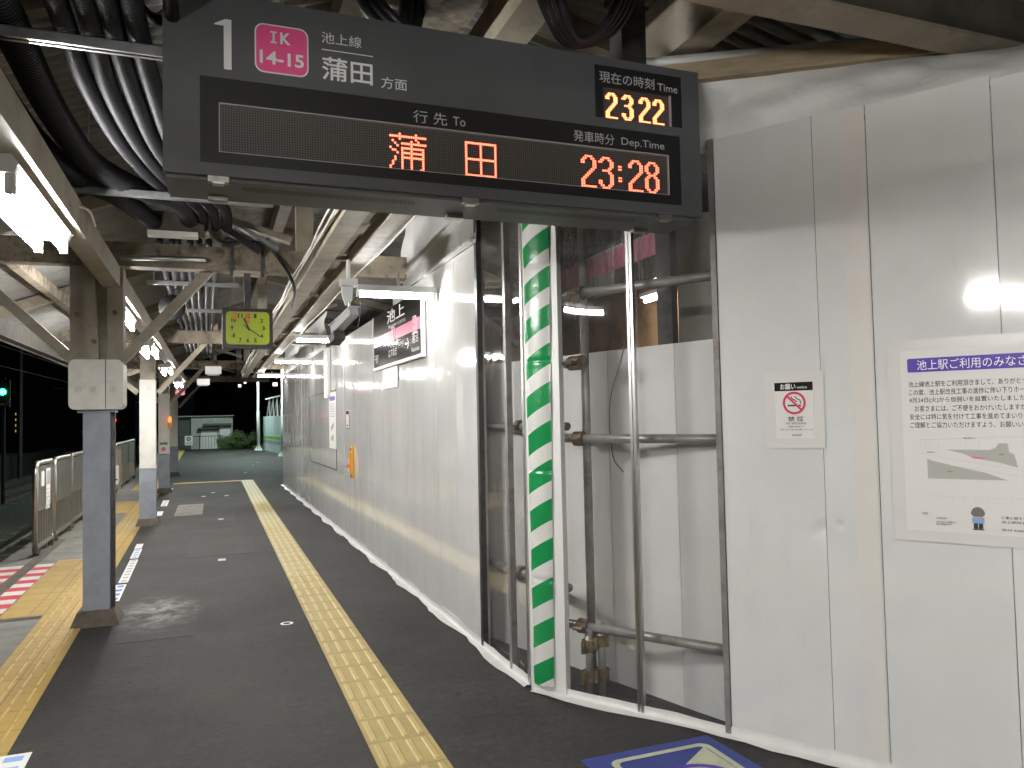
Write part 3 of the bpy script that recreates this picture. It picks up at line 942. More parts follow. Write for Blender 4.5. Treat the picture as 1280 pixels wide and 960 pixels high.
# ================================================================ ANGLED HOARDING
ah = thing('angled_hoarding', 'angled white panel hoarding with clear windows facing the camera', 'hoarding', tuple(FW(1.5, 0)))
seams = [1.115, 1.577, 1.80, 2.262, 2.74, 3.2, 3.66, 4.12, 4.6]
tops = [2.84, 2.832, 2.83, 2.81, 2.80, 2.8, 2.8, 2.8]
for i in range(len(seams)-1):
    hoarding_panel(FW, seams[i], seams[i+1], 0, tops[i], ah, .0035, ([(1.565, 1.0, .5, .055, .036, .016)], [(1.632, 1.02, .3, .02, .02, .008)], [(1.835, 1.68, 1.5, .05, .02, .004)])[i] if i < 3 else ())
MB().fbox(FW, 1.12, 4.6, 0, 2.78, -.06, -.035).build('backing', 'offwhite', ah)
MB().fbox(FW, 1.085, 1.113, 0, 2.845, -.03, .006).build('window_post', 'steel', ah)
mm = MB()
mm.fbox(FW, .622, .637, 0, 2.84, -.02, .006); mm.fbox(FW, .642, .657, 0, 2.84, -.02, .006); mm.fbox(FW, .637, .642, 0, 2.84, -.02, -.004)
mm.build('window_mullion', 'alu', ah)
wavy_film(FW, .20, .622, .03, 2.83, ah)
wavy_film(FW, .657, 1.085, .03, 2.83, ah)
skirting(FW, -.02, 4.6, 'floor_tape', ah)
tp = MB(); tp.fbox(FW, 1.703, 1.793, .06, 2.82, .0025, .0035)
tp.build('seam_tape', 'pinktape', ah)
# corner post with hazard tape
cp = thing('hazard_corner_post', 'green and white striped corner post between the two hoardings', 'corner post', tuple(FW(.07, 0)))
vs, fs = [], []
nz, ns = 280, 10
for j in range(nz+1):
    z = .045+2.76*j/nz
    sa, sb_ = -.012-.018*j/nz, .122+.036*j/nz
    dent = .003*math.sin(z*13)+rnd.uniform(-.0003, .0003)-sum(.008*math.exp(-((z-zc)/.009)**2) for zc in (.62, 1.22, 1.83, 2.36))
    for i in range(ns+1):
        t = i/ns
        vs.append(FW(sa+(sb_-sa)*t, z, .020+.022*math.sin(math.pi*t)**.7+dent))
for j in range(nz):
    for i in range(ns):
        a = j*(ns+1)+i
        fs.append((a, a+1, a+ns+2, a+ns+1))
MB().add(vs, fs).build('striped_tape', 'stripe', cp, smooth=True)
MB().fbox(FW, -.04, .194, 0, 2.84, -.03, .012).build('core', 'white', cp, bevel=.004)
# white fabric and timber above the angled wall
ft = tag(MB().bar((1.55, 3.44, 3.13), (3.12, 2.387, 3.13), .05, .085).build('timber_beam', 'timber', bevel=.004), 'raw yellow timber beam over the angled hoarding', 'beam')
pb, pt = [], []
for i in range(25):
    s = .02+i*.125
    pb.append(FW(s, 2.80, -.04))
    q = i/24
    pt.append(Vector((1.62, 3.42, 3.10)).lerp(Vector((3.3, 2.29, 3.10)), q))
sheet('fabric_sheet', pb, pt, 'whitefab', 'white fabric hanging from the timber beam behind the angled hoarding', rows=10, amp=.022)
tag(MB().tube(smooth_path([(.95, 3.75, 3.30), (1.6, 3.42, 3.22), (2.1, 3.1, 3.2), (2.9, 2.6, 3.19), (3.4, 2.25, 3.2)], 6), .035, 8).build('rolled_sheet', 'whitefab', smooth=True), 'rolled edge of white sheet lying on the timber beam', 'sheet roll')

# ================================================================ BEHIND THE WINDOWS
A1, B1 = Vector((1.70, 5.42, 0)), Vector((2.40, 3.08, 0))
FI = Fr(A1, (B1-A1), (0, 0, 1))
iw = thing('inner_hoarding', 'low white panel wall standing behind the clear windows', 'hoarding', tuple((A1+B1)/2))
u = 0
Lw = (B1-A1).length
for wd in (.5, .5, .5, .5, Lw-2.0):
    hoarding_panel(FI, u, u+wd, 0, 1.89, iw, .012)
    u += wd
MB().fbox(FI, 0, Lw, 0, 1.86, -.06, -.035).build('backing', 'offwhite', iw)
XB = 3.3
FB = Fr((XB, 0, 0), (0, -1, 0), (0, 0, 1))
bw = thing('old_boarded_wall', 'old brown boarded wall seen above the inner panels through the windows', 'wall', (XB, 6.5, 0))
u = -9.5
while u < -4.6:
    wd = rnd.choice((.28, .33, .42))
    MB().fbox(FB, u, u+wd-.006, 0, 2.72+rnd.uniform(-.03, .03), -.03, rnd.uniform(0, .006)).build('board', 'plank', bw)
    u += wd
MB().fbox(FB, -12, -9.5, 0, 2.9, -.03, .0).build('siding', 'siding', bw)
for k in range(14):
    MB().fbox(FB, -9.6+.05*k*2-.9, -9.56+.05*k*2-.9, 1.8, 2.75, .001, .02).build('siding_rib', 'siding', bw) if k % 2 == 0 else None
bp = tag(MB().fbox(FW, .47, .80, 1.7, 2.75, -.95, -.93).build('beige_board', mat('pale_board', (.60, .57, .50), .6, c2=(.52, .49, .43), scale=3)), 'beige board behind the top right of the window', 'board')
dp = tag(MB().fbox(FW, .40, .50, 0, 3.0, -.86, -.78).build('dark_post', 'darksteel'), 'dark post beside the beige board behind the window', 'post')
# old station name banner under plastic
FBN = Fr((2.8, 0, 0), (0, -1, 0), (0, 0, 1))
bn = thing('old_name_board', 'old pink banded name board wrapped in clear plastic behind the windows', 'sign', (2.8, 5.3, 2.4))
MB().fbox(FBN, -6.5, -4.36, 2.44, 3.12, -.05, 0).build('board', 'signblack', bn, bevel=.004)
MB().fbox(FBN, -6.5, -4.40, 2.60, 2.76, .001, .004).build('pink_band', mat('pale_pink_band', (.92, .28, .42), .4), bn)
MB().fbox(FBN, -5.75, -4.95, 2.76, 2.775, .001, .005).build('white_line', 'white', bn)
MB().fbox(FBN, -6.1, -5.1, 2.46, 2.60, .001, .005).build('white_patch', 'greyprint', bn)
MB().fbox(FBN, -4.42, -4.33, 2.42, 3.14, .001, .006).build('edge_frame', 'white', bn)
vs, fs = [], []
for i in range(31):
    for j in range(11):
        vs.append(FBN(-6.5+2.16*i/30, 2.42+.72*j/10, .03+.012*math.sin(i*1.9+j*.7)+rnd.uniform(-.006, .006)))
for i in range(30):
    for j in range(10):
        a = i*11+j
        fs.append((a, a+11, a+12, a+1))
MB().add(vs, fs).build('plastic_wrap', 'wrap', bn)

def coupler(c, ax, parent):
    q = MB()
    ax = Vector(ax)
    q.tube([Vector(c)-ax*.028, Vector(c)+ax*.03], .041, 10)
    o = q.build('coupler', 'rust', parent, smooth=False)
    b2 = MB()
    side = ax.cross(Vector((0, 0, 1))) if abs(ax.z) < .9 else Vector((-.85, -.52, 0))
    side.normalize()
    b2.tube([Vector(c)+side*.03-ax*.018, Vector(c)+side*.062-ax*.018], .008, 6)
    b2.tube([Vector(c)+side*.03+ax*.018, Vector(c)+side*.062+ax*.018], .008, 6)
    b2.tube([Vector(c)+side*.062-ax*.03, Vector(c)+side*.062+ax*.03], .012, 6)
    b2.build('bolt', 'rust', o)
def scaff(p0, p1, label, coup=(), rad=.0243):
    p0, p1 = Vector(p0), Vector(p1)
    o = MB().tube([p0, p1], rad, 14).build('scaffold_tube', 'steel', smooth=True)
    tag(o, label, 'scaffold tube', 'scaffold tubes behind the windows')
    d = (p1-p0).normalized()
    for t in coup:
        coupler(p0+(p1-p0)*t, d, o)
    return o
scaff(FW(.11, 2.2, -.10), FW(1.35, 2.2, -.10), 'top horizontal scaffold tube in the wide window', (.12,))
scaff(FW(.10, 1.393, -.10), FW(1.30, 1.39, -.10), 'middle horizontal scaffold tube in the wide window', (.12,))
scaff(FW(.08, .365, -.10), FW(1.25, .37, -.10), 'lowest horizontal scaffold tube in the wide window', (.14,))
scaff(FW(.262, 0, -.15), FW(.262, 3.1, -.15), 'tall upright scaffold tube in the wide window')
scaff(FW(.15, 1.81, -.12), FW(.30, 1.81, -.05), 'short scaffold tube end clamped to the upright in the wide window', (.55, .9))
scaff(FW(.285, 0.0, -.085), FW(.285, .36, -.085), 'short upright scaffold tube left of the pair under the lowest tube', (.3, .75), .022)
scaff(FW(.345, 0.0, -.115), FW(.345, .40, -.115), 'short upright scaffold tube right of the pair under the lowest tube', (.3, .75), .022)
scaff((1.755, 5.2, 1.46), (1.86, 3.98, 1.46), 'upper horizontal scaffold tube in the narrow window', (.52, .80))
scaff((1.745, 5.2, .53), (1.85, 3.98, .56), 'lower horizontal scaffold tube in the narrow window', (.52, .80))
# structure inside, seen through the narrow window
ins = thing('inner_roof_frame', 'dim timber roof frame behind the narrow window', 'roof frame', (2.6, 7.5, 3))
MB().box(1.7, 5, 7.2, 7.35, 2.62, 2.86).build('tie_beam', 'roughbeam', ins)
MB().bar((2.35, 7.25, 2.62), (3.2, 7.25, 2.0), .05, .06, (0, 1, 0)).build('brace', 'offwhite', ins)
MB().bar((1.8, 7.1, 3.3), (2.7, 7.1, 2.9), .10, .05, (0, 1, 0)).build('sloping_strip', 'siding', ins)
MB().bar((2.02, 8.4, 1.6), (2.2, 8.4, 2.4), .06, .08, (0, 1, 0)).build('post', 'darksteel', ins)
tag(MB().tube(smooth_path([(FW(.45, 2.2, -.3)), FW(.44, 1.9, -.28), FW(.36, 1.6, -.25), FW(.36, 1.3, -.26), FW(.42, 1.2, -.27)], 6), .003, 5).build('loose_cable', 'rubber', smooth=True), 'thin dark cable dangling behind the wide window', 'cable')
il = thing('inner_lamp', 'short lit tube lamp on the boarded wall behind the wide window', 'lamp', (3.2, 5.2, 2.4))
MB().box(3.01, 3.09, 4.72, 5.10, 2.40, 2.43).build('batten', 'white', il)
MB().tube([(3.05, 4.74, 2.375), (3.05, 5.08, 2.375)], .014, 10).build('lamp_tube', 'innertube', il, smooth=True)
MB().box(3.07, 3.27, 4.85, 5.0, 2.43, 2.47).build('mount', 'black', il)

# ================================================================ DEPARTURE BOARD
db = thing('departure_board', 'charcoal train departure board with orange dot matrix times hanging from the roof', 'departure board', (.94, 3.05, 2.40))
hs = MB()
hs.fbox(BD, -.157, 2.045, 2.40, 3.05, -.30, -.022)
hs.build('housing', 'housing', db, bevel=.006)
fc = MB()
fc.plate(BD, -.16, 2.048, 2.396, 3.055, [(-.04, 1.942, 2.44, 2.75), (1.525, 1.957, 2.79, 3.02)], -.024, 0)
fc.build('front_cover', 'housing', db)
bz = MB()
bz.plate(BD, -.04, 1.942, 2.44, 2.75, [(.022, 1.885, 2.482, 2.662)], -.02, -.002)
bz.build('display_bezel', 'bezel', db)
bz2 = MB()
bz2.plate(BD, 1.525, 1.957, 2.79, 3.02, [(1.562, 1.905, 2.787, 2.932)], -.02, -.002)
bz2.build('clock_bezel', 'bezel', db)
dw = MB().fbox(BD, .022, 1.885, 2.482, 2.662, -.021, -.018).build('led_panel', 'led_off', db)
cw = MB().fbox(BD, 1.562, 1.905, 2.79, 2.932, -.021, -.018).build('led_panel', 'led_off', db)
ed = MB()
for a, b_, c, d in ((.022, .026, 2.482, 2.662), (1.881, 1.885, 2.482, 2.662), (.022, 1.885, 2.482, 2.486), (.022, 1.885, 2.658, 2.662)):
    ed.fbox(BD, a, b_, c, d, -.018, -.0045)
ed.build('window_edge', 'greyprint', dw)
ed = MB()
ed.fbox(BD, 1.900, 1.905, 2.79, 2.932, -.018, -.0045)
ed.build('window_edge', 'greyprint', cw)
KAMA = ["....#......#....", "################", "....#......#....", ".#.......#..#...", "..#..###########", "...#.....#......", "#....##########.", ".##..#...#....#.", "...#.##########.", ".....#...#....#.", "..#..##########.", "..#..#...#....#.", ".#...#...#....#.", ".#...#...#....#.", "#....#...#....#.", "#....#...#...##."]
DEN = ["###############"]+["#......#......#"]*6+["###############"]+["#......#......#"]*6+["###############"]
DG = {'2': ["..###..", ".#...#.", "#.....#", "#.....#", "......#", "......#", ".....#.", "....#..", "...#...", "..#....", ".#.....", "#......", "#......", "#......", "#######"],
      '3': ["..###..", ".#...#.", "#.....#", "......#", "......#", ".....#.", "..###..", ".....#.", "......#", "......#", "......#", "#.....#", "#.....#", ".#...#.", "..###.."],
      '8': ["..###..", ".#...#.", "#.....#", "#.....#", "#.....#", ".#...#.", "..###..", ".#...#.", "#.....#", "#.....#", "#.....#", "#.....#", "#.....#", ".#...#.", "..###.."]}
def thick(b):
    o = []
    for r in b:
        q = ['.']*(len(r)+1)
        for i, ch in enumerate(r):
            if ch == '#':
                q[i] = q[i+1] = '#'
        o.append(''.join(q))
    return o
def dots(mb, bits, u0, u1, v0, v1, n, rad):
    rows, cols = len(bits), len(bits[0])
    pu, pv = (u1-u0)/(cols-1), (v1-v0)/(rows-1)
    for j, r in enumerate(bits):
        for i, ch in enumerate(r):
            if ch == '#':
                mb.disc(BD, u0+pu*i, v1-pv*j, rad, n, None, 8)
def lit(bits, u0, u1, v0, v1, rad, par, m_):
    q = MB()
    dots(q, bits, u0, u1, v0, v1, -.0165, rad)
    q.build('lit_character', m_, par)
lit(KAMA, .642, .780, 2.489, 2.626, .0045, dw, 'led_red')
lit(DEN, .948, 1.072, 2.491, 2.622, .0045, dw, 'led_red')
for ch, u in (('2', 1.462), ('3', 1.545), ('2', 1.690), ('8', 1.772)):
    lit(thick(DG[ch]), u, u+.064, 2.493, 2.622, .0042, dw, 'led_red')
lit(["##", "##", "..", "..", "##", "##"], 1.640, 1.649, 2.528, 2.590, .0042, dw, 'led_red')
for ch, u in (('2', 1.586), ('3', 1.665), ('2', 1.750), ('2', 1.820)):
    lit(thick(thick(DG[ch])), u, u+.052, 2.803, 2.908, .0038, cw, 'led_orange')
t = MB()
NZ = .0025
t.poly(BD, [(.009, 2.945), (.045, 2.965), (.066, 2.965), (.066, 2.782), (.040, 2.782), (.040, 2.94), (.009, 2.94)], NZ)
t.build('platform_number', 'print_white', db)
t = MB()
t.text(BD, '池上線', .383, .532, 2.932, 2.975, NZ)
t.fbox(BD, .383, .575, 2.906, 2.909, .0005, NZ)
t.build('line_name', 'print_white', db)
t = MB()
t.text(BD, '蒲田', .383, .573, 2.793, 2.882, NZ, .012)
t.text(BD, '方面', .605, .706, 2.790, 2.835, NZ)
t.build('direction_name', 'print_white', db)
bg_ = MB().rrect(BD, .145, .335, 2.79, 2.972, .032, .0005, .002).build('line_badge', 'print_white', db)
MB().rrect(BD, .150, .330, 2.795, 2.967, .028, .0022, .0032).build('badge_field', 'pink', bg_)
q = MB()
# slab-serif IK
q.fbox(BD, .200, .222, 2.940, 2.946, .0035, .0045); q.fbox(BD, .200, .222, 2.902, 2.908, .0035, .0045); q.fbox(BD, .207, .215, 2.906, 2.942, .0035, .0045)
q.text(BD, 'K', .234, .272, 2.902, 2.946, .0045, .03)
q.build('badge_lettering', 'print_white', bg_)
q = MB()
q.text(BD, '14-15', .162, .318, 2.822, 2.872, .0045, .025)
q.build('badge_lettering', 'print_white', bg_)
for tx in ((('行 先', .730, .866, 2.672, 2.722), ('To', .890, .942, 2.678, 2.714)), (('発車時分', 1.418, 1.612, 2.674, 2.722), ('Dep.Time', 1.646, 1.860, 2.672, 2.714)), (('現在の時刻', 1.547, 1.818, 2.944, 2.994), ('Time', 1.834, 1.936, 2.944, 2.978))):
    t = MB()
    for c_ in tx:
        t.text(BD, *c_, .0005)
    t.build('caption_lettering', 'capgrey', db)
un = MB(); un.box(-.15, 2.04, 2.93, 3.19, 2.385, 2.399)
und = un.build('underside_tray', 'housing_dark', db, bevel=.003)
vsl = MB()
for k in range(62):
    u = .10+.0105*k
    vsl.add([(u, 2.975, 2.3842), (u+.005, 2.975, 2.3842), (u+.022, 3.035, 2.3842), (u+.017, 3.035, 2.3842)], [(0, 3, 2, 1)])
vsl.build('vent_slots', 'ink', und)
vsl = MB()
for k in range(62):
    u = 1.10+.0105*k
    vsl.add([(u, 2.975, 2.3842), (u+.005, 2.975, 2.3842), (u+.022, 3.035, 2.3842), (u+.017, 3.035, 2.3842)], [(0, 3, 2, 1)])
vsl.build('vent_slots', 'ink', und)
for x in (.02, .96, 1.86):
    c = MB(); c.box(x-.035, x+.035, 2.905, 2.935, 2.375, 2.396)
    lt = c.build('latch', 'stainless', db, bevel=.004)
    c = MB(); c.box(x-.02, x+.02, 2.897, 2.93, 2.366, 2.374)
    c.build('catch', 'alu', lt, bevel=.002)
    c = MB(); c.box(x-.035, x+.035, 3.12, 3.155, 2.368, 2.392)
    c.build('latch', 'stainless', db, bevel=.004)
tr = MB()
for a, b_ in ((.08, .62), (.72, 1.0), (1.28, 1.75)):
    tr.box(a, b_, 2.95, 3.10, 3.062, 3.075)
tr.build('top_rail', 'housing_dark', db)
for x in (.10, 1.775):
    MB().box(x-.062, x+.062, 2.99, 3.10, 3.05, 3.75).build('hanger_post', 'darksteel', db, bevel=.004)
MB().box(1.70, 1.86, 2.97, 3.12, 3.40, 3.46).build('hanger_clamp', 'darksteel', db)

# ================================================================ CLOCK
ck = thing('platform_clock', 'square dark framed clock with a lime face hanging from the cross beam', 'clock', (.29, 6.72, 2.72))
CX, CZ, CY = .262, 2.283, 6.60
FC = Fr((CX, CY, CZ), (1, 0, 0), (0, 0, 1))
FC.k = .915
b = MB(); b.fbox(FC, -.212, .212, -.175, .175, -.13, 0)
b.build('case', 'bezel', ck, bevel=.012)
MB().rrect(FC, -.182, .182, -.145, .145, .035, .0005, .003).build('face', 'limeface', ck)
q = MB()
for hnum in range(1, 13):
    a = math.radians(90-30*hnum)
    ca, sa = math.cos(a), math.sin(a)
    k = min(.132/max(abs(ca), 1e-6), .108/max(abs(sa), 1e-6), .135)
    u, v = ca*k, sa*k
    wd = .022 if hnum < 10 else .038
    if hnum != 12:
        q.text(FC, str(hnum), u-wd/2, u+wd/2, v-.019, v+.019, .0045, .035)
    k2 = 1.16
    q.disc(FC, u*k2, v*k2, .0035, .0045, None, 8)
q.build('numerals', 'ink', ck)
MB().fbox(FC, -.128, -.083, .078, .143, .0035, .005).build('sticker', 'sticker', ck)
tw = MB().fbox(FC, -.022, .026, .075, .138, .0035, .005).build('sticker', 'sticker', ck)
q = MB(); q.text(FC, '12', -.014, .018, .085, .128, .006, .02)
q.build('numeral', 'redsign', tw)
MB().disc(FC, .003, .058, .017, .004, .0055).build('sticker', 'orange', ck)
q = MB()
q.line(FC, .014, -.022, -.032, .088, .014, .012)
q.line(FC, -.032, .026, .108, -.078, .008, .011)
q.disc(FC, 0, 0, .009, .012)
q.build('hands', 'ink', ck)
MB().rrect(FC, -.184, .184, -.147, .147, .035, .014, .016).build('glass', 'glass', ck)
MB().box(CX-.025, CX+.025, 6.64, 6.70, 2.43, 2.74).build('hanger', 'darksteel', ck)
MB().box(CX-.10, CX+.10, 6.64, 6.80, 2.735, 2.758).build('hanger_plate', 'beige', ck)
for x in (-.12, .12):
    MB().box(CX+x-.012, CX+x+.012, 6.655, 6.675, 2.715, 2.97).build('strap', 'darksteel', ck)

# ================================================================ CAMERA UNIT
sv = thing('security_camera', 'grey box security camera on a white bracket under the cable rack', 'security camera', (.92, 5.6, 2.6))
MB().tube([(.92, 5.6, 2.60), (.92, 5.6, 2.86)], .02, 8).build('drop_rod', 'white', sv)
MB().box(.84, 1.0, 5.53, 5.67, 2.60, 2.665).build('base_plate', 'white', sv, bevel=.008)
q = MB(); q.poly(Fr((.92, 5.62, 0), (1, 0, 0), (0, 0, 1)), [(-.06, 2.60), (.05, 2.60), (.04, 2.47), (.015, 2.42), (-.02, 2.42), (-.05, 2.5)], 0, -.06)
q.build('bracket', 'white', sv, bevel=.006)
MB().tube([(.925, 5.62, 2.45), (.925, 5.62, 2.33)], .014, 8).build('neck', 'stainless', sv)
bd = MB(); bd.bar((.95, 5.48, 2.345), (.83, 5.90, 2.20), .09, .085)
bdy = bd.build('camera_body', 'greyprint', sv, bevel=.008)
MB().bar((.955, 5.46, 2.385), (.82, 5.92, 2.248), .105, .008).build('sunshade', 'white', bdy)
MB().bar((.85, 5.74, 2.14), (.82, 5.9, 2.09), .11, .085).build('junction_box', 'darksteel', sv, bevel=.01)
MB().tube(smooth_path([(.96, 5.6, 2.45), (1.02, 5.6, 2.5), (1.03, 5.62, 2.35), (1.0, 5.6, 2.2), (.9, 5.7, 2.15)], 5), .005, 6).build('lead', 'black', sv, smooth=True)
MB().tube([(.7, 5.6, 2.36), (.9, 5.6, 2.352)], .006, 6).build('arm', 'black', sv)

sv.location.z -= .115
sv.location.x -= .01
sv.scale = (.74, .74, .74)
# ================================================================ CONDUITS
def ridged(path, r, step=.0055, n=12, ridge=.16, y_end=6.4):
    pts = resample(smooth_path(path, 14), step)
    rs = []
    near = [p for p in pts if 1.8 < p.y < y_end]
    rs = [r*(1+ridge*(.5 if (i//2) % 2 == 0 else -.5)) for i in range(len(near))]
    return near, rs
def conduit(path, r, label, y_end=6.4):
    near, rs = ridged(path, r, step=max(.0036, r*.085), y_end=y_end)
    o = MB().tube(near, rs, 14).build('corrugated_conduit', 'conduit', smooth=True)
    tag(o, label, 'conduit', 'black corrugated conduits under the roof')
    return o
for i, lb in enumerate(('leftmost of the four slim black conduits above the board', 'second of the four slim black conduits', 'third of the four slim black conduits', 'slim black conduit nearest the departure board')):
    x = -.485+.083*i
    j = rnd.uniform(-.012, .012)
    conduit([(x-.02, 1.0, 2.985), (x-.01, 2.0, 2.965), (x+j, 2.9, 2.925), (x+.005, 3.5, 2.925-j), (x+.05, 4.2, 2.93), (x+.14, 4.75, 2.935), (x+.25, 5.25, 2.96), (x+.33, 5.9, 3.02), (x+.34, 6.8, 3.06)], .036, lb)
conduit([(-.68, 1.0, 3.0), (-.67, 2.2, 2.97), (-.665, 3.1, 2.94), (-.66, 3.9, 2.92), (-.60, 4.6, 2.92), (-.42, 5.1, 2.94), (-.22, 5.5, 2.99), (-.15, 6.3, 3.04)], .06, 'thick black conduit curving left of the slim ones')
conduit([(-.86, 1.0, 3.02), (-.86, 2.2, 2.98), (-.85, 3.2, 2.94), (-.82, 4.2, 2.92), (-.72, 4.9, 2.93), (-.55, 5.4, 2.96), (-.4, 6.2, 3.0)], .06, 'thick black conduit at the far left under the roof')
conduit([(-.14, 1.2, 3.0), (-.13, 2.4, 2.96), (-.12, 3.4, 2.94), (-.06, 4.3, 2.95), (.05, 5.0, 2.97), (.06, 6.2, 3.02)], .022, 'thin black conduit half hidden behind the departure board')
for i in range(7):
    x = -.5+.075*i
    pts = [(x+.10+rnd.uniform(-.02, .02), 6.9, 3.04), (x+.08, 8.0, 3.0-.05*rnd.random()), (x+.06, 9.8, 2.96), (x+.05, 11.5, 2.99), (x+.04, 13, 3.04), (x+.03, 15.5, 2.97), (x, 19, 3.05)]
    tag(MB().tube(smooth_path(pts, 6), .026, 10).build('conduit_run', 'conduit', smooth=True), 'black conduit in the bundle running on past the clock beam', 'conduit', 'conduits beyond the clock beam')
def chan(y, z, x0, x1, label):
    q = MB()
    q.box(x0, x1, y-.02, y+.02, z-.003, z); q.box(x0, x1, y-.02, y-.017, z-.035, z); q.box(x0, x1, y+.017, y+.02, z-.035, z)
    q.box(x0, x1, y-.02, y-.008, z-.038, z-.035); q.box(x0, x1, y+.008, y+.02, z-.038, z-.035)
    t = thing('support_channel', label, 'channel', ((x0+x1)/2, y, z), 'galvanised channels carrying the conduits')
    q.build('channel', 'zinc', t)
    for x in (x0+.06, x1-.05):
        MB().tube([(x, y, z), (x, y, roofz(x)-.05)], .006, 6).build('threaded_rod', 'zinc', t)
chan(3.0, 2.872, -1.0, .30, 'galvanised channel under the conduits nearest the camera')
chan(4.95, 2.885, -.72, .35, 'galvanised channel under the bend of the conduits')
chan(8.3, 2.93, -.6, .25, 'galvanised channel just past the clock beam')
chan(10.2, 2.92, -.6, .25, 'galvanised channel midway between the second and third beams')
def cable(name, path, r, label, cat='cable', m_='rubber', group=None):
    return tag(MB().tube(smooth_path(path, 8), r, 9).build(name, m_, smooth=True), label, cat, group)
cable('hanging_cable', [(-.42, 1.9, 3.12), (-.37, 2.3, 3.01), (-.29, 2.72, 2.965), (-.2, 3.05, 3.0), (-.12, 3.3, 3.2)], .024, 'fat black cable bulging beside the top left of the board')
for i in range(4):
    k = .028*i
    cable('looped_cable', [(1.25-k, 2.5+k, 3.7), (1.22-k, 2.62+k, 3.4), (1.30-k*.5, 2.72+k, 3.13+k*.3), (1.42, 2.80+k, 3.06+k*.2), (1.55+k, 2.74+k, 3.2), (1.62+k, 2.6+k, 3.6)], .017, ['outermost', 'second', 'third', 'innermost'][i]+' black cable in the loop hanging above the board', group='black cables looped above the board')
for i in range(3):
    k = .035*i
    cable('looped_cable', [(.60+k, 3.3+k, 3.62), (.56+k, 3.2, 3.40), (.60+k, 3.15, 3.22+k*.4), (.74+k, 3.16, 3.15+k*.4), (.80+k, 3.3, 3.5)], .022, ['left', 'middle', 'right'][i]+' black cable of the loop above the board centre', group='black cables looped over the board centre')
cable('wall_cable', [(-.80, 3.0, 2.70), (-.82, 3.9, 2.72), (-.74, 4.5, 2.68), (-.66, 4.9, 2.74), (-.66, 5.2, 2.72)], .008, 'thin pale cable clipped along the beam above the nearest lamp', m_='offwhite')
cable('drooping_cable', [(.02, 5.6, 3.1), (-.02, 6.2, 2.99), (.08, 6.55, 2.96), (.25, 6.6, 2.99), (.42, 6.64, 2.97), (.55, 6.6, 2.80), (.62, 6.5, 2.6), (.66, 7.2, 2.55)], .014, 'black cable sagging over the clock beam to the rack')
tag(MB().bar((-.06, 6.60, 3.27), (.50, 6.60, 2.93), .03, .095, (0, 1, 0)).build('wrapped_duct', 'greywrap', bevel=.01), 'grey wrapped duct slanting down onto the clock beam', 'duct')
tag(MB().bar((-.10, 6.55, 3.20), (.36, 6.55, 2.90), .05, .045, (0, 1, 0)).build('black_sleeve', 'rubber', bevel=.01), 'black cable sleeve under the slanting grey duct', 'cable sleeve')
jb = thing('junction_box', 'old brown junction box between the roof beams left of the clock', 'junction box', (-.3, 6.2, 2.95))
MB().box(-.42, -.06, 6.15, 6.3, 2.93, 3.08).build('case', 'plinth', jb, bevel=.008)
MB().box(-.44, -.1, 6.1, 6.2, 2.89, 2.925).build('tray', 'offwhite', jb, bevel=.005)
tag(MB().tube([(-.66, 6.55, 2.80), (-.05, 6.55, 2.815)], .02, 10).build('conduit_pipe', 'zinc', smooth=True), 'short galvanised pipe on the clock beam', 'pipe')
hc = thing('horn_speaker', 'dark horn speaker tucked behind the first brace', 'speaker', (-.35, 8.6, 2.72))
q = MB(); q.tube([(-.36, 8.9, 2.72), (-.37, 8.75, 2.72), (-.38, 8.6, 2.71), (-.385, 8.5, 2.70)], [.03, .05, .09, .13], 16)
q.build('horn', 'black', hc, smooth=True)
MB().tube([(-.36, 9.05, 2.72), (-.36, 8.88, 2.72)], .055, 12).build('driver', 'darksteel', hc)
MB().box(-.375, -.345, 8.85, 8.9, 2.75, 2.95).build('bracket', 'darksteel', hc)

# ================================================================ NOTICES ON THE ANGLED WALL
pn = thing('construction_poster', 'large white construction notice with a violet heading taped to the angled wall', 'poster', tuple(FW(2.4, 1.4)))
tp = MB(); tp.fbox(FW, 1.85, 2.98, .978, 1.803, .005, .0062)
tp.build('tape_border', 'papertape', pn)
pp = MB(); pp.fbox(FW, 1.90, 2.93, 1.022, 1.757, .0064, .0072)
pap = pp.build('sheet', 'paper', pn)
MB().rrect(FW, 1.926, 2.90, 1.668, 1.725, .008, .0078, .0084).build('heading_bar', 'purple', pap)
q = MB(); q.text(FW, '池上駅ご利用のみなさまへ', 1.962, 2.42, 1.676, 1.717, .0092)
q.build('heading_lettering', 'print_white', pap)
q = MB()
lines = ['池上線池上駅をご利用頂きまして、ありがとうございます。', 'この度、池上駅改良工事の進捗に伴い下りホームにおいて', '4月24日(火)から仮囲いを設置いたしました。', '　お客さまには、ご不便をおかけいたしますが、今後も', '安全には特に気を付けて工事を進めてまいりますので、', 'ご理解とご協力いただけますよう、お願いいたします。']
CWD = .0195
for i, s in enumerate(lines):
    v = 1.618-.0335*i
    nch = len(s)-.5 if '24' not in s else len(s)-2
    s2 = s.strip('　')
    off = (len(s)-len(s2))*CWD
    q.text(FW, s2, 1.928+off, 1.928+nch*CWD, v-.011, v+.013, .0092)
q.build('body_lettering', 'ink', pap)
q = MB()
for i in range(9):
    a = 1.98+.047*i
    q.line(FW, a, 1.38, a+.002, 1.345+.01*(i % 3), .0012, .0092)
q.line(FW, 1.965, 1.392, 2.33, 1.405, .0014, .0092); q.line(FW, 1.965, 1.335, 2.42, 1.255, .0014, .0092)
q.line(FW, 2.0, 1.30, 2.35, 1.245, .0012, .0092)
for i in range(8):
    a = 1.99+.04*i
    q.line(FW, a, 1.16, a, 1.145, .0012, .0092)
q.line(FW, 1.97, 1.165, 2.6, 1.165, .0012, .0092)
q.line(FW, 2.31, 1.38, 2.42, 1.48, .0012, .0092)
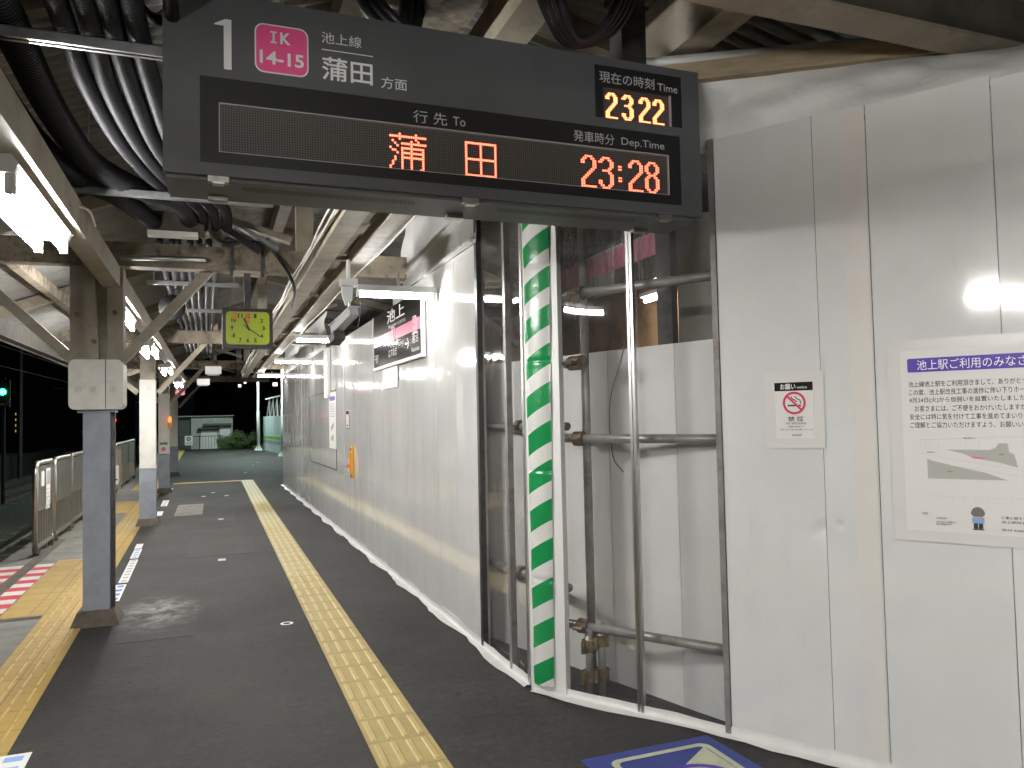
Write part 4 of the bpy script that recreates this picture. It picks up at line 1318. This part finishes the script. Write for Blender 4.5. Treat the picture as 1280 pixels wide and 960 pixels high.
q.build('plan_lines', 'lightink', pap)
q = MB()
q.poly(FW, [(2.055, 1.352), (2.11, 1.338), (2.155, 1.318), (2.23, 1.305), (2.295, 1.285), (2.285, 1.335), (2.268, 1.345), (2.265, 1.378), (2.235, 1.378), (2.225, 1.362), (2.205, 1.352), (2.155, 1.352)], .0092)
q.poly(FW, [(1.985, 1.315), (2.0, 1.308), (2.09, 1.285), (2.19, 1.262), (2.26, 1.235), (1.985, 1.235)], .0092)
q.build('plan_areas', mat('plan_grey', (.42, .42, .38), .6), pap)
q = MB(); q.poly(FW, [(2.135, 1.327), (2.15, 1.318), (2.185, 1.318), (2.19, 1.322)], .0098)
q.build('plan_mark', 'pinkband', pap)
for u, v, wd, h in ((2.115, 1.395, .045, .006), (2.235, 1.332, .02, .006), (1.985, 1.338, .035, .006), (2.055, 1.262, .022, .006), (2.35, 1.37, .05, .006)):
    q = MB(); q.text(FW, '仮囲い', u, u+wd, v, v+h, .0098); q.build('plan_label', 'ink', pap)
q = MB(); q.text(FW, '凡例', 1.957, 1.978, 1.088, 1.098, .0098); q.build('caption_lettering', 'ink', pap)
q = MB(); q.text(FW, '工事用仮囲い', 2.008, 2.05, 1.073, 1.081, .0098); q.build('caption_lettering', 'ink', pap)
q = MB(); q.text(FW, '4月24日から設置する', 2.008, 2.078, 1.058, 1.066, .0098); q.build('caption_lettering', 'ink', pap)
q = MB(); q.text(FW, '施工範囲です', 2.008, 2.062, 1.049, 1.056, .0098); q.build('caption_lettering', 'ink', pap)
q = MB(); q.text(FW, '工事に関するお問い合わせ', 2.232, 2.40, 1.086, 1.097, .0098); q.build('caption_lettering', 'ink', pap)
q = MB(); q.text(FW, '池上駅改良工事事務所', 2.232, 2.40, 1.070, 1.080, .0098); q.build('caption_lettering', 'ink', pap)
q = MB(); q.text(FW, '受付 9:00〜17:00', 2.232, 2.36, 1.040, 1.049, .0098); q.build('caption_lettering', 'ink', pap)
# plain bowing worker pictogram
q = MB(); q.poly(FW, [(2.155+.024*math.cos(math.radians(a))*(1.0), 1.100+.028*math.sin(math.radians(a))) for a in range(0, 181, 15)]+[(2.140, 1.090), (2.170, 1.090)], .0098)
q.build('figure_cap', mat('grey_cap', (.16, .15, .14), .6), pap)
q = MB(); q.rrect(FW, 2.134, 2.176, 1.063, 1.089, .008, .0095)
q.build('figure_jacket', 'blueprint', pap)
q = MB(); q.fbox(FW, 2.139, 2.171, 1.0865, 1.0905, .0098, .0101)
q.build('figure_collar', 'sticker', pap)
q = MB(); q.fbox(FW, 2.139, 2.1535, 1.043, 1.064, .0092, .0097); q.fbox(FW, 2.1565, 2.171, 1.043, 1.064, .0092, .0097); q.fbox(FW, 2.136, 2.174, 1.038, 1.042, .0092, .0097)
q.build('figure_trousers', 'ink', pap)

ns_ = thing('no_smoking_notice', 'small no smoking notice with a black header taped to the angled wall', 'notice', tuple(FW(1.46, 1.5)))
MB().fbox(FW, 1.33, 1.588, 1.352, 1.695, .005, .0062).build('tape_border', 'papertape', ns_)
sh = MB().fbox(FW, 1.375, 1.543, 1.397, 1.646, .0064, .0072).build('sheet', 'paper', ns_)
MB().fbox(FW, 1.373, 1.543, 1.611, 1.649, .0074, .0082).build('header', 'signblack', sh)
q = MB(); q.text(FW, 'お願い', 1.400, 1.468, 1.617, 1.643, .009, .01); q.text(FW, 'notice', 1.475, 1.518, 1.620, 1.632, .009)
q.build('header_lettering', 'print_white', sh)
q = MB(); q.ring(FW, 1.460, 1.556, .041, .051, .009)
q.line(FW, 1.460-.032, 1.556+.032, 1.460+.032, 1.556-.032, .009, .0095)
q.build('prohibition_ring', 'red', sh)
q = MB(); q.fbox(FW, 1.430, 1.478, 1.541, 1.548, .0078, .0086); q.fbox(FW, 1.481, 1.489, 1.541, 1.548, .0078, .0086)
for pts in ([(1.447, 1.586), (1.449, 1.578), (1.456, 1.572), (1.463, 1.57), (1.466, 1.564), (1.474, 1.562)], [(1.462, 1.586), (1.468, 1.58), (1.474, 1.573), (1.484, 1.570), (1.488, 1.562), (1.488, 1.552)]):
    for a, b_ in zip(pts, pts[1:]):
        q.line(FW, *a, *b_, .004, .0088)
q.build('cigarette', 'ink', sh)
q = MB(); q.text(FW, '禁 煙', 1.430, 1.499, 1.473, 1.495, .009, .01); q.text(FW, 'NO SMOKING', 1.420, 1.510, 1.460, 1.469, .009)
q.text(FW, '駅構内は禁煙です', 1.430, 1.500, 1.446, 1.453, .009); q.text(FW, 'お客さまのご協力をお願いいたします', 1.393, 1.539, 1.433, 1.440, .009); q.text(FW, '東急電鉄', 1.446, 1.488, 1.408, 1.416, .009)
q.build('lettering', 'ink', sh)

# ================================================================ THINGS ON THE LONG HOARDING
FLS = Fr(FLW(-.19, 0, 0), FLW.U, FLW.V)
nb = thing('station_name_board', 'black station name board with a pink band on the long hoarding', 'sign', tuple(lw(7, 2.3)))
MB().fbox(FLS, -8.02, -6.05, 2.065, 2.60, .012, .04).build('board', 'signblack', nb, bevel=.003)
bd_ = nb.children[0]
MB().fbox(FLS, -8.02, -6.05, 2.275, 2.375, .0405, .042).build('pink_band', 'pinkband', bd_)
fr_ = MB(); fr_.fbox(FLS, -8.03, -6.04, 2.035, 2.064, .012, .046); fr_.fbox(FLS, -6.05, -6.03, 2.035, 2.60, .012, .046); fr_.fbox(FLS, -8.04, -8.02, 2.035, 2.60, .012, .046)
fr_.build('frame', 'white', nb)
q = MB(); q.text(FLS, '池上', -7.35, -6.62, 2.455, 2.58, .043, .015); q.build('lettering', 'print_white', bd_)
q = MB(); q.text(FLS, 'Ikegami', -7.28, -6.95, 2.395, 2.435, .043, .01); q.build('lettering', 'print_white', bd_)
q = MB(); q.text(FLS, '이케가미', -6.9, -6.6, 2.395, 2.43, .043); q.build('lettering', 'print_white', bd_)
q = MB(); q.text(FLS, 'はすぬま', -7.30, -6.95, 2.12, 2.20, .043); q.build('lettering', 'print_white', bd_)
q = MB(); q.text(FLS, '千鳥町', -7.98, -7.78, 2.10, 2.2, .043); q.build('lettering', 'print_white', bd_)
q = MB(); q.text(FLS, '蓮沼', -6.36, -6.15, 2.17, 2.26, .043); q.build('lettering', 'print_white', bd_)
q = MB(); q.text(FLS, 'Hasunuma', -6.38, -6.12, 2.10, 2.14, .043); q.build('lettering', 'print_white', bd_)
q = MB(); q.line(FLS, -6.62, 2.19, -6.48, 2.19, .016, .043); q.line(FLS, -6.53, 2.235, -6.48, 2.19, .016, .043); q.line(FLS, -6.53, 2.145, -6.48, 2.19, .016, .043)
q.build('arrow', 'print_white', bd_)
for u0, s in ((-7.15, 'IK 15'), (-6.33, 'IK 14')):
    bx = MB().rrect(FLS, u0, u0+.13, 2.25, 2.40, .02, .043, .045).build('code_box', 'print_white', bd_)
    MB().rrect(FLS, u0+.008, u0+.122, 2.258, 2.392, .016, .0455, .047).build('code_field', 'pinkband', bx)
    q = MB(); q.text(FLS, s.split()[0], u0+.035, u0+.095, 2.335, 2.375, .048); q.text(FLS, s.split()[1], u0+.03, u0+.10, 2.275, 2.32, .048)
    q.build('code_lettering', 'print_white', bx)
q = MB().fbox(FLW, -7.9, -7.24, 1.83, 2.03, .006, .016).build('cover_plate', 'white')
tag(q, 'plain white plate fixed under the station name board', 'plate')
nl = thing('small_notice', 'tall white notice with a violet heading on the far part of the long hoarding', 'notice', tuple(lw(11.4, 1.5)))
MB().fbox(FLW, -11.74, -11.08, 1.12, 1.93, .005, .009).build('sheet', 'paper', nl)
s0 = nl.children[0]
MB().fbox(FLW, -11.66, -11.16, 1.81, 1.87, .0095, .0105).build('heading_bar', 'purple', s0)
q = MB()
for i in range(6):
    q.line(FLW, -11.66, 1.76-.035*i, -11.2, 1.76-.035*i, .01, .0098)
q.build('text_lines', 'midink', s0)
q = MB(); q.poly(FLW, [(-11.6, 1.42), (-11.3, 1.5), (-11.25, 1.45), (-11.5, 1.36)], .0098); q.poly(FLW, [(-11.6, 1.28), (-11.3, 1.33), (-11.3, 1.22), (-11.6, 1.25)], .0098)
q.build('plan_areas', 'midink', s0)
n2 = thing('small_notice', 'small no smoking notice on the far part of the long hoarding', 'notice', tuple(lw(10.1, 1.5)))
MB().fbox(FLW, -10.22, -10.03, 1.41, 1.64, .005, .008).build('sheet', 'paper', n2)
s0 = n2.children[0]
MB().fbox(FLW, -10.22, -10.03, 1.60, 1.64, .0085, .0095).build('header', 'signblack', s0)
MB().ring(FLW, -10.125, 1.54, .04, .052, .0095).build('prohibition_ring', 'red', s0)
q = MB(); q.fbox(FLW, -10.19, -10.06, 1.445, 1.465, .0085, .0095); q.fbox(FLW, -10.22, -10.03, 1.41, 1.425, .0085, .0095)
q.build('text_lines', 'ink', s0)
hd = thing('extinguisher_bracket', 'orange upright bracket with a red valve on the long hoarding', 'bracket', tuple(lw(9.75, 1.0)))
MB().fbox(FLW, -9.79, -9.73, .80, 1.20, .004, .03).build('upright', 'sticker', hd, bevel=.006)
MB().fbox(FLW, -9.775, -9.745, .88, 1.12, .03, .055).build('grip', 'orange', hd, bevel=.006)
for zz in (.83, 1.16):
    MB().fbox(FLW, -9.775, -9.745, zz-.02, zz+.02, .03, .04).build('catch', 'redsign', hd, bevel=.003)
MB().fbox(FLW, -10.0, -9.86, .93, .96, .004, .05).build('valve', 'red', hd, bevel=.005)
MB().fbox(FLW, -10.03, -9.99, .86, 1.03, .004, .02).build('label_plate', 'paper', hd)

# ================================================================ BARRIERS, SIGNS ON THE FLOOR
def barrier(y0, x, ln, label, h=1.11):
    t = thing('platform_barrier', label, 'barrier', (x, y0+ln/2, 0), 'stainless barriers along the platform edge')
    fr = Fr((x, y0, 0), (0, 1, 0), (0, 0, 1))
    pts = [fr(.03, .05, 0)]
    pts += [fr(.03, h-.14, 0)]
    for a in range(180, 89, -15):
        pts.append(fr(.15+.12*math.cos(math.radians(a)), h-.14+.12*math.sin(math.radians(a)), 0))
    for a in range(90, -1, -15):
        pts.append(fr(ln-.15+.12*math.cos(math.radians(a)), h-.14+.12*math.sin(math.radians(a)), 0))
    pts += [fr(ln-.03, .05, 0)]
    MB().tube(pts, .030, 10).build('frame', 'stainless', t, smooth=True)
    q = MB(); q.fbox(fr, .06, ln-.06, .52, h-.06, -.008, .008)
    q.build('sheet_panel', 'stainless', t)
    q = MB()
    nb_ = max(4, int((ln-.2)/.12))
    for k in range(nb_):
        u = .10+(ln-.2)*k/(nb_-1)
        q.fbox(fr, u-.011, u+.011, .12, .53, -.011, .011)
    q.build('bars', 'stainless', t)
    MB().fbox(fr, .04, ln-.04, .09, .135, -.022, .022).build('bottom_rail', 'stainless', t, bevel=.004)
    for u in (.12, ln-.12):
        MB().fbox(fr, u-.03, u+.03, 0, .09, -.03, .03).build('foot', 'plinth', t)
    return t
bl = ['nearest barrier, with two white stickers on its panel', 'second barrier along the edge', 'third barrier along the edge', 'fourth barrier along the edge, behind the nearest column', 'barrier beside the number plate', 'sixth barrier along the edge', 'seventh barrier along the edge', 'farthest barrier still visible along the edge']
by = [(10.5, 1.1), (11.75, 1.28), (13.15, 1.35), (14.6, 1.5), (18.2, 1.3), (19.6, 1.4), (21.2, 1.6), (23.0, 1.8)]
bars = []
for (y0, ln), lb in zip(by, bl):
    bars.append(barrier(y0, ex(-1.86, y0), ln, lb))
fr = Fr((ex(-1.86, 10.5)+.009, 10.5, 0), (0, 1, 0), (0, 0, 1))
q = MB(); q.fbox(fr, .30, .50, .80, .98, .0, .002)
tag(q.build('barrier_sticker', 'paper'), 'small square white sticker on the nearest barrier', 'sticker')
q = MB(); q.fbox(fr, .60, .86, .50, 1.0, .0, .002)
s_ = tag(q.build('barrier_sticker', 'paper'), 'tall white sticker on the nearest barrier', 'sticker')
q = MB(); q.fbox(fr, .63, .83, .80, .97, .0022, .003); 
q.build('picture', 'midink', s_)
q = MB()
for k in range(5):
    q.fbox(fr, .63, .83, .53+.05*k, .555+.05*k, .0022, .003)
q.build('text_lines', 'lightink', s_)
npl = thing('door_number_plate', 'white plate with a black 4 on a barrier past the nearest column', 'plate', (ex(-1.86, 17.6), 17.6, 0))
fn = Fr((ex(-1.75, 17.6), 17.3, 0), (1, 0, 0), (0, 0, 1))
q = MB(); q.fbox(fn, -.12, .22, .25, 1.05, -.02, 0)
q.build('plate', 'stainless', npl, bevel=.006)
MB().fbox(fn, -.08, .18, .35, .72, .001, .004).build('card', 'paper', npl)
q = MB(); q.text(fn, '4', -.02, .12, .50, .68, .006, .02); q.line(fn, -.06, .44, .16, .44, .03, .006)
q.build('numeral', 'ink', npl)

def floor_label(xc, y0, y1, m_, label, wd=.075, marks=True, mk='midink'):
    q = MB(); q.poly(FL, [(ex(xc-wd/2, y0), y0), (ex(xc+wd/2, y0), y0), (ex(xc+wd/2, y1), y1), (ex(xc-wd/2, y1), y1)], .005, .0062)
    o = tag(q.build('floor_sticker', m_), label, 'floor sticker', 'stickers on the ground beside the yellow edge')
    if marks:
        q = MB()
        n = max(2, int((y1-y0)/.16))
        for k in range(n):
            a = y0+(y1-y0)*(k+.25)/n
            q.poly(FL, [(ex(xc-wd*.3, a), a), (ex(xc+wd*.3, a), a), (ex(xc+wd*.3, a), a+(y1-y0)*.5/n), (ex(xc-wd*.3, a), a+(y1-y0)*.5/n)], .0068)
        q.build('print', mk, o)
    return o
floor_label(-.86, 4.02, 4.26, 'paper', 'white sticker with blue print at the bottom left corner', .13, mk='blueprint')
floor_label(-.765, 7.55, 8.3, 'paper', 'white and violet sticker at the foot of the nearest column', .09, mk='blue')
floor_label(-.76, 8.4, 9.75, 'paper', 'long white sticker past the nearest column', .085)
floor_label(-.77, 9.85, 10.55, 'paper', 'sticker with pale blue print next after the long white one', .085, mk='blueprint')
floor_label(-.78, 10.6, 11.0, 'paper', 'short white sticker after the pale blue one', .08, False)
floor_label(-.72, 14.2, 14.9, 'paper', 'white sticker past the second column', .11, False)
floor_label(-.70, 15.8, 17.0, 'paper', 'white sticker midway between second and third columns', .11)
floor_label(-.72, 19.3, 20.1, 'paper', 'white sticker at the foot of the third column', .11, False)
q = MB(); q.ring(FL, .508, 6.14, .028, .047, .004, 24)
tag(q.build('floor_ring', 'print_white'), 'small white ring painted on the asphalt beside the guide strip', 'marking')
q = MB()
for x, y in ((.08, 9.3), (-.2, 17.5), (-.02, 18.3), (.25, 17.4), (.9, 25), (1.3, 29), (1.55, 31), (.1, 13.2)):
    q.box(x-.04, x+.04, y-.06, y+.06, 0, .003)
struct(q.build('ground_marks', 'whitestripe'))
q = MB()
q.box(-.62, -.18, 14.0, 15.9, .0, .004)
struct(q.build('ground_cover_plate', 'concrete'))
fs_ = thing('floor_sign', 'worn blue floor sheet with a cream emblem at the foot of the angled hoarding', 'floor sign', (1.85, 2.8, 0))
q = MB(); q.poly(FL, [(1.50, 2.35), (2.195, 2.35), (2.16, 3.155), (1.50, 3.155)], .003, .005)
q.build('sheet', 'floorblue', fs_)
q = MB()
fo = Fr((1.60, 2.45, 0), (1, 0, 0), (0, 1, 0))
def rr(u0, u1, v0, v1, r, seg=6):
    pts = []
    for cu, cv, a0 in ((u1-r, v0+r, -90), (u1-r, v1-r, 0), (u0+r, v1-r, 90), (u0+r, v0+r, 180)):
        for i in range(seg+1):
            a = math.radians(a0+90*i/seg); pts.append((cu+r*math.cos(a), cv+r*math.sin(a)))
    return pts
a_, b__ = rr(0, .505, 0, .64, .05), rr(.03, .475, .03, .61, .035)
n = len(a_)
q.add([fo(*p, .007) for p in a_]+[fo(*p, .007) for p in b__], [(i, (i+1) % n, n+(i+1) % n, n+i) for i in range(n)])
q.poly(fo, [(.47, .60), (.03, .30), (.03, .03), (.475, .03)], .0066)
q.build('emblem', 'floorwhite', fs_)
q = MB(); q.ring(fo, .27, .30, .15, .18, .0074, 32)
q.build('emblem_ring', 'purple', fs_)

# ================================================================ FAR END
sh = thing('equipment_shed', 'pale flat roofed shed at the end of the platform', 'shed', (-.1, 52, 0))
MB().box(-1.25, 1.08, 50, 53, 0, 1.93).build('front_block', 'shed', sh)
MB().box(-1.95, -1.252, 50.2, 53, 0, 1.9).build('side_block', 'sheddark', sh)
MB().box(-2.0, 1.15, 49.8, 53.2, 1.93, 1.98).build('roof', 'shed', sh)
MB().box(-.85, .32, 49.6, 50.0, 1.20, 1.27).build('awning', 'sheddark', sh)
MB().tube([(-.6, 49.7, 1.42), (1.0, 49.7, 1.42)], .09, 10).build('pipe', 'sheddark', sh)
MB().box(-.70, .20, 49.96, 50, 0, 1.15).build('door', 'white', sh)
MB().box(.35, .95, 49.95, 50, .75, 1.32).build('meter_panel', 'white', sh)
ff = thing('end_fence', 'dark post and rail fence before the shed', 'fence', (-1, 48.6, 0))
q = MB()
for k in range(22):
    x = -3.0+.16*k
    q.box(x, x+.018, 48.6, 48.62, .1, .78)
q.build('pickets', 'darksteel', ff)
for k in range(4):
    MB().box(-3.0+1.1*k, -2.95+1.1*k, 48.58, 48.64, 0, .85).build('post', 'darksteel', ff)
MB().box(-3.0, .5, 48.6, 48.63, .76, .80).build('top_rail', 'darksteel', ff)
fnz = thing('fence_notice', 'white notice with a round symbol hanging on the far fence', 'notice', (-1.4, 48.5, .5))
MB().box(-1.55, -1.13, 48.5, 48.52, .28, .82).build('sheet', 'paper', fnz)
f2 = Fr((-1.34, 48.497, .65), (1, 0, 0), (0, 0, 1))
q = MB(); q.ring(f2, 0, 0, .07, .12, .002, 20); q.fbox(f2, -.03, .03, -.03, .03, .001, .003)
q.build('symbol', 'ink', fnz)
q = MB()
for k in range(3):
    q.fbox(f2, -.16, .16, -.2-.055*k, -.175-.055*k, .001, .003)
q.build('text_lines', 'midink', fnz)
def bush(cx, cy, rx, ry, h, n, label, seed):
    r = random.Random(seed)
    t = thing('bush', label, 'bush', (cx, cy, 0))
    q = MB()
    for k in range(14):
        a = r.uniform(0, 6.28); L = r.uniform(.4, .9)
        q.tube([(cx, cy, 0), (cx+rx*.4*L*math.cos(a), cy+ry*.4*L*math.sin(a), h*.45), (cx+rx*L*.8*math.cos(a), cy+ry*L*.8*math.sin(a), h*r.uniform(.5, .9))], [.02, .014, .006], 5)
    q.build('stems', 'bark', t)
    q = MB()
    cl = [(r.uniform(-.8, .8), r.uniform(-.8, .8), r.uniform(.15, .85), r.uniform(.2, .4)) for _ in range(14)]
    for k in range(n):
        c = r.choice(cl)
        d = Vector((r.gauss(0, 1), r.gauss(0, 1), r.gauss(0, 1))).normalized()*c[3]*r.uniform(.5, 1.1)
        p = Vector((cx+(c[0]*.75+d.x)*rx, cy+(c[1]*.75+d.y)*ry, max(.03, (c[2]*.8+d.z*.7)*h)))
        s = r.uniform(.03, .06)
        u = Vector((r.gauss(0, 1), r.gauss(0, 1), r.gauss(0, 1))).normalized()
        v = u.orthogonal().normalized()
        q.add([p-u*s, p+v*s*.45, p+u*s, p-v*s*.45], [(0, 1, 2, 3)])
    q.build('foliage', 'foliage', t)
bush(.55, 47, .8, .6, .85, 2600, 'low spiky bush in front of the far shed', 3)
bush(1.65, 47.5, 1.0, .8, 1.25, 3600, 'taller rounded bush between the shed and the light pole', 5)
bush(2.5, 46.5, .6, .5, .35, 800, 'low growth at the foot of the far hoarding', 8)
def lpole(x, y, h, label, lamp):
    t = thing('light_pole', label, 'pole', (x, y, 0), 'pale poles at the platform end')
    q = MB(); q.poly(FL, [(x-.2, y-.2), (x+.2, y-.2), (x+.2, y+.2), (x-.2, y+.2)], 0, .05)
    q.build('base_plate', 'white', t)
    q = MB()
    for dx, dy in ((1, 0), (-1, 0), (0, 1), (0, -1)):
        q.add([(x+dx*.19-dy*.012, y+dy*.19-dx*.012, .05), (x+dx*.19+dy*.012, y+dy*.19+dx*.012, .05), (x+dy*.012, y+dx*.012, .42), (x-dy*.012, y-dx*.012, .42), (x, y, .05)], [(0, 1, 2, 3), (0, 3, 4), (1, 4, 2)])
    q.build('base_fins', 'white', t)
    MB().tube([(x, y, 0), (x, y, 2.1), (x, y, 2.15), (x, y, h)], [.085, .085, .065, .06], 12).build('shaft', 'white', t, smooth=True)
    if lamp:
        MB().bar((x, y, h), (x-1.0, y-1.4, h+.2), .05, .05).build('arm', 'white', t)
        lh_ = MB().box(x-1.3, x-.9, y-1.6, y-1.25, h+.17, h+.25).build('lamp_head', 'white', t)
        MB().box(x-1.28, x-.92, y-1.58, y-1.27, h+.15, h+.168).build('lamp_glass', 'streetglow', lh_)
lpole(2.26, 44.2, 5.4, 'pale light pole standing before the far bushes', True)
lpole(2.85, 35.6, 5.2, 'pale pole half hidden by the end of the long hoarding', True)
ch = thing('far_hoarding', 'pale green hoarding with a lime band beyond the long white wall', 'hoarding', (2.9, 40, 0))
for k in range(12):
    y0 = 33+k
    q = MB(); q.add([(3.05-.075*(y0-36)/1.2, y0, 0), (3.05-.075*(y0+.97-36)/1.2, y0+.97, 0)], [])
    xa, xb = 3.05-.055*(y0-36), 3.05-.055*(y0+.97-36)
    q = MB(); q.poly(FL, [(xa, y0), (xa+.04, y0), (xb+.04, y0+.97), (xb, y0+.97)], 0, 1.82)
    pnl = q.build('panel', 'cyanboard', ch)
    q = MB(); q.poly(FL, [(xa-.006, y0+.03), (xa, y0+.03), (xb, y0+.94), (xb-.006, y0+.94)], .66, .80)
    q.build('lime_band', 'limeband', pnl)
    q = MB(); q.poly(FL, [(xa-.006, y0+.10), (xa, y0+.10), (xb, y0+.86), (xb-.006, y0+.86)], .42, .58)
    q.build('picture', 'greypost', pnl)
q = MB()
for k in range(7):
    y0 = 33.5+1.5*k
    x = 3.1-.055*(y0-36)
    q.bar((x, y0, 1.8), (x, y0, 2.75), .06, .06); q.bar((x, y0, 2.7), (x-.06, y0+1.2, 1.82), .05, .05)
q.bar((3.22, 33.3, 2.75), (2.62, 43.6, 2.75), .06, .06)
q.build('truss', 'white', ch)
rs = thing('red_sign', 'small red hanging sign under the far end of the canopy', 'sign', (-.8, 22, 2.5))
MB().box(-.92, -.70, 22, 22.03, 2.27, 2.73).build('panel', 'redsign', rs, bevel=.006)
MB().box(-.86, -.76, 21.995, 21.999, 2.50, 2.62).build('emblem', 'greyprint', rs)
MB().box(-.88, -.74, 21.995, 21.999, 2.36, 2.40).build('text_line', 'greyprint', rs)
MB().box(-.82, -.80, 22.005, 22.025, 2.73, 2.8).build('hanger', 'darksteel', rs)
for x, y, lb in ((.0, 17.6, 'white box fitting under the far beams, left of the clock'), (-.25, 22.5, 'pale box fitting at the end of the canopy')):
    t = thing('ceiling_box', lb, 'fitting', (x, y, 2.6))
    MB().box(x-.16, x+.16, y-.1, y+.1, 2.56, 2.72).build('case', 'white', t, bevel=.02)
    MB().box(x-.12, x+.12, y-.07, y+.07, 2.53, 2.56).build('lens', 'greyprint', t, bevel=.01)
sg = thing('track_signal', 'green railway signal light on a dark mast beside the track', 'signal', (-6.5, 30, -1))
MB().tube([(-6.5, 30.1, -1.1), (-6.5, 30.1, 3.2)], .06, 8).build('mast', 'navy', sg)
MB().box(-6.7, -6.3, 29.95, 30.1, 2.2, 3.1).build('head', 'navy', sg, bevel=.05)
MB().disc(Fr((-6.5, 29.94, 2.7), (1, 0, 0), (0, 0, 1)), 0, 0, .10, 0, .01).build('green_lens', 'green_glow', sg)
q = MB(); q.ring(Fr((-6.5, 29.93, 2.7), (1, 0, 0), (0, 0, 1)), 0, -.15, .24, .26, 0, 24, 200, 340)
q.build('hood', 'greyprint', sg)
rg = thing('track_marker_light', 'low red marker light glowing beside the tracks', 'signal light', (-8.2, 24, -1))
MB().box(-8.3, -8.1, 24, 24.15, -1.1, -.35).build('post', 'navy', rg, bevel=.02)
MB().disc(Fr((-8.2, 23.99, -.55), (1, 0, 0), (0, 0, 1)), 0, 0, .09, 0, .01).build('red_lens', 'red_glow', rg)
for k, (x, z) in enumerate(((-3.6, 3.75), (-3.6, 4.5), (-7.2, 3.75), (-7.2, 4.5))):
    tag(MB().tube([(x, -5, z+.1), (x, 20, z-.08), (x, 45, z+.1), (x, 70, z-.05), (x, 100, z+.1)], .009, 5).build('overhead_wire', 'greypost'), ['lower overhead wire above the nearer track', 'upper overhead wire above the nearer track', 'lower overhead wire above the far track', 'upper overhead wire above the far track'][k], 'wire', 'overhead wires above the tracks')
om = thing('catenary_mast', 'dark steel mast with an arm carrying the overhead wires', 'mast', (-9.0, 45, -1))
MB().tube([(-9.0, 45, -1.1), (-9.0, 45, 5.6)], .11, 8).build('mast', 'darksteel', om)
MB().bar((-9.0, 45, 5.2), (-3.2, 45, 5.2), .08, .1).build('arm', 'darksteel', om)
MB().bar((-9.0, 45, 5.6), (-5.5, 45, 5.25), .04, .04).build('stay', 'darksteel', om)
# far night buildings and trees as silhouettes
def far_building(x0, x1, y, h, wins, label, m_='win_glow'):
    t = thing('far_building', label, 'building', ((x0+x1)/2, y, 0))
    w_ = MB().box(x0, x1, y, y+8, -1.2, h).build('wall', 'navy', t)
    MB().box(x0-.2, x1+.2, y-.2, y+8.2, h, h+.25).build('roof', 'navy', t)
    for (wx, wz, a, b_, mm_) in wins:
        MB().box(wx, wx+a, y-.04, y-.005, wz, wz+b_).build('window', mm_, w_)
far_building(-2, 9, 92, 9, [(3.2, 5.9, .25, .9, 'win_glow'), (4.9, 6.6, .5, 1.2, 'win_glow'), (5.3, 6.1, .4, .5, 'win_glow'), (6.3, 5.6, .5, .4, 'win_glow'), (2.6, 5.5, .3, .3, 'win_glow')], 'dark building with a few warm lit windows beyond the far bushes')
far_building(-24, -7.5, 80, 9, [(-16.38, 1.1, .06, .2, 'yellow_glow'), (-16.38, 1.6, .06, .2, 'yellow_glow'), (-16.38, 2.1, .06, .2, 'yellow_glow'), (-16.38, 2.6, .06, .2, 'yellow_glow'), (-11.2, 2.9, .4, .22, 'blue_glow'), (-10.1, 2.25, .3, .3, 'blue_glow'), (-11.2, .6, 2.6, .5, 'blue'), (-13.5, 4.9, .9, .1, 'lightink'), (-8.6, 1.9, .2, .2, 'red_glow')], 'dark building across the tracks with small blue and yellow lights')
tag(MB().box(-40, -8.9, 60, 60.3, -1.2, -.2).build('lineside_wall', 'concrete'), 'low pale wall far across the tracks', 'wall')
tag(MB().box(-9.6, -9.4, -5, 60, -1.2, .1).build('track_wall', 'navy'), 'dark low wall along the far side of the tracks', 'wall')

bpy.data.objects.remove(_to, do_unlink=True)
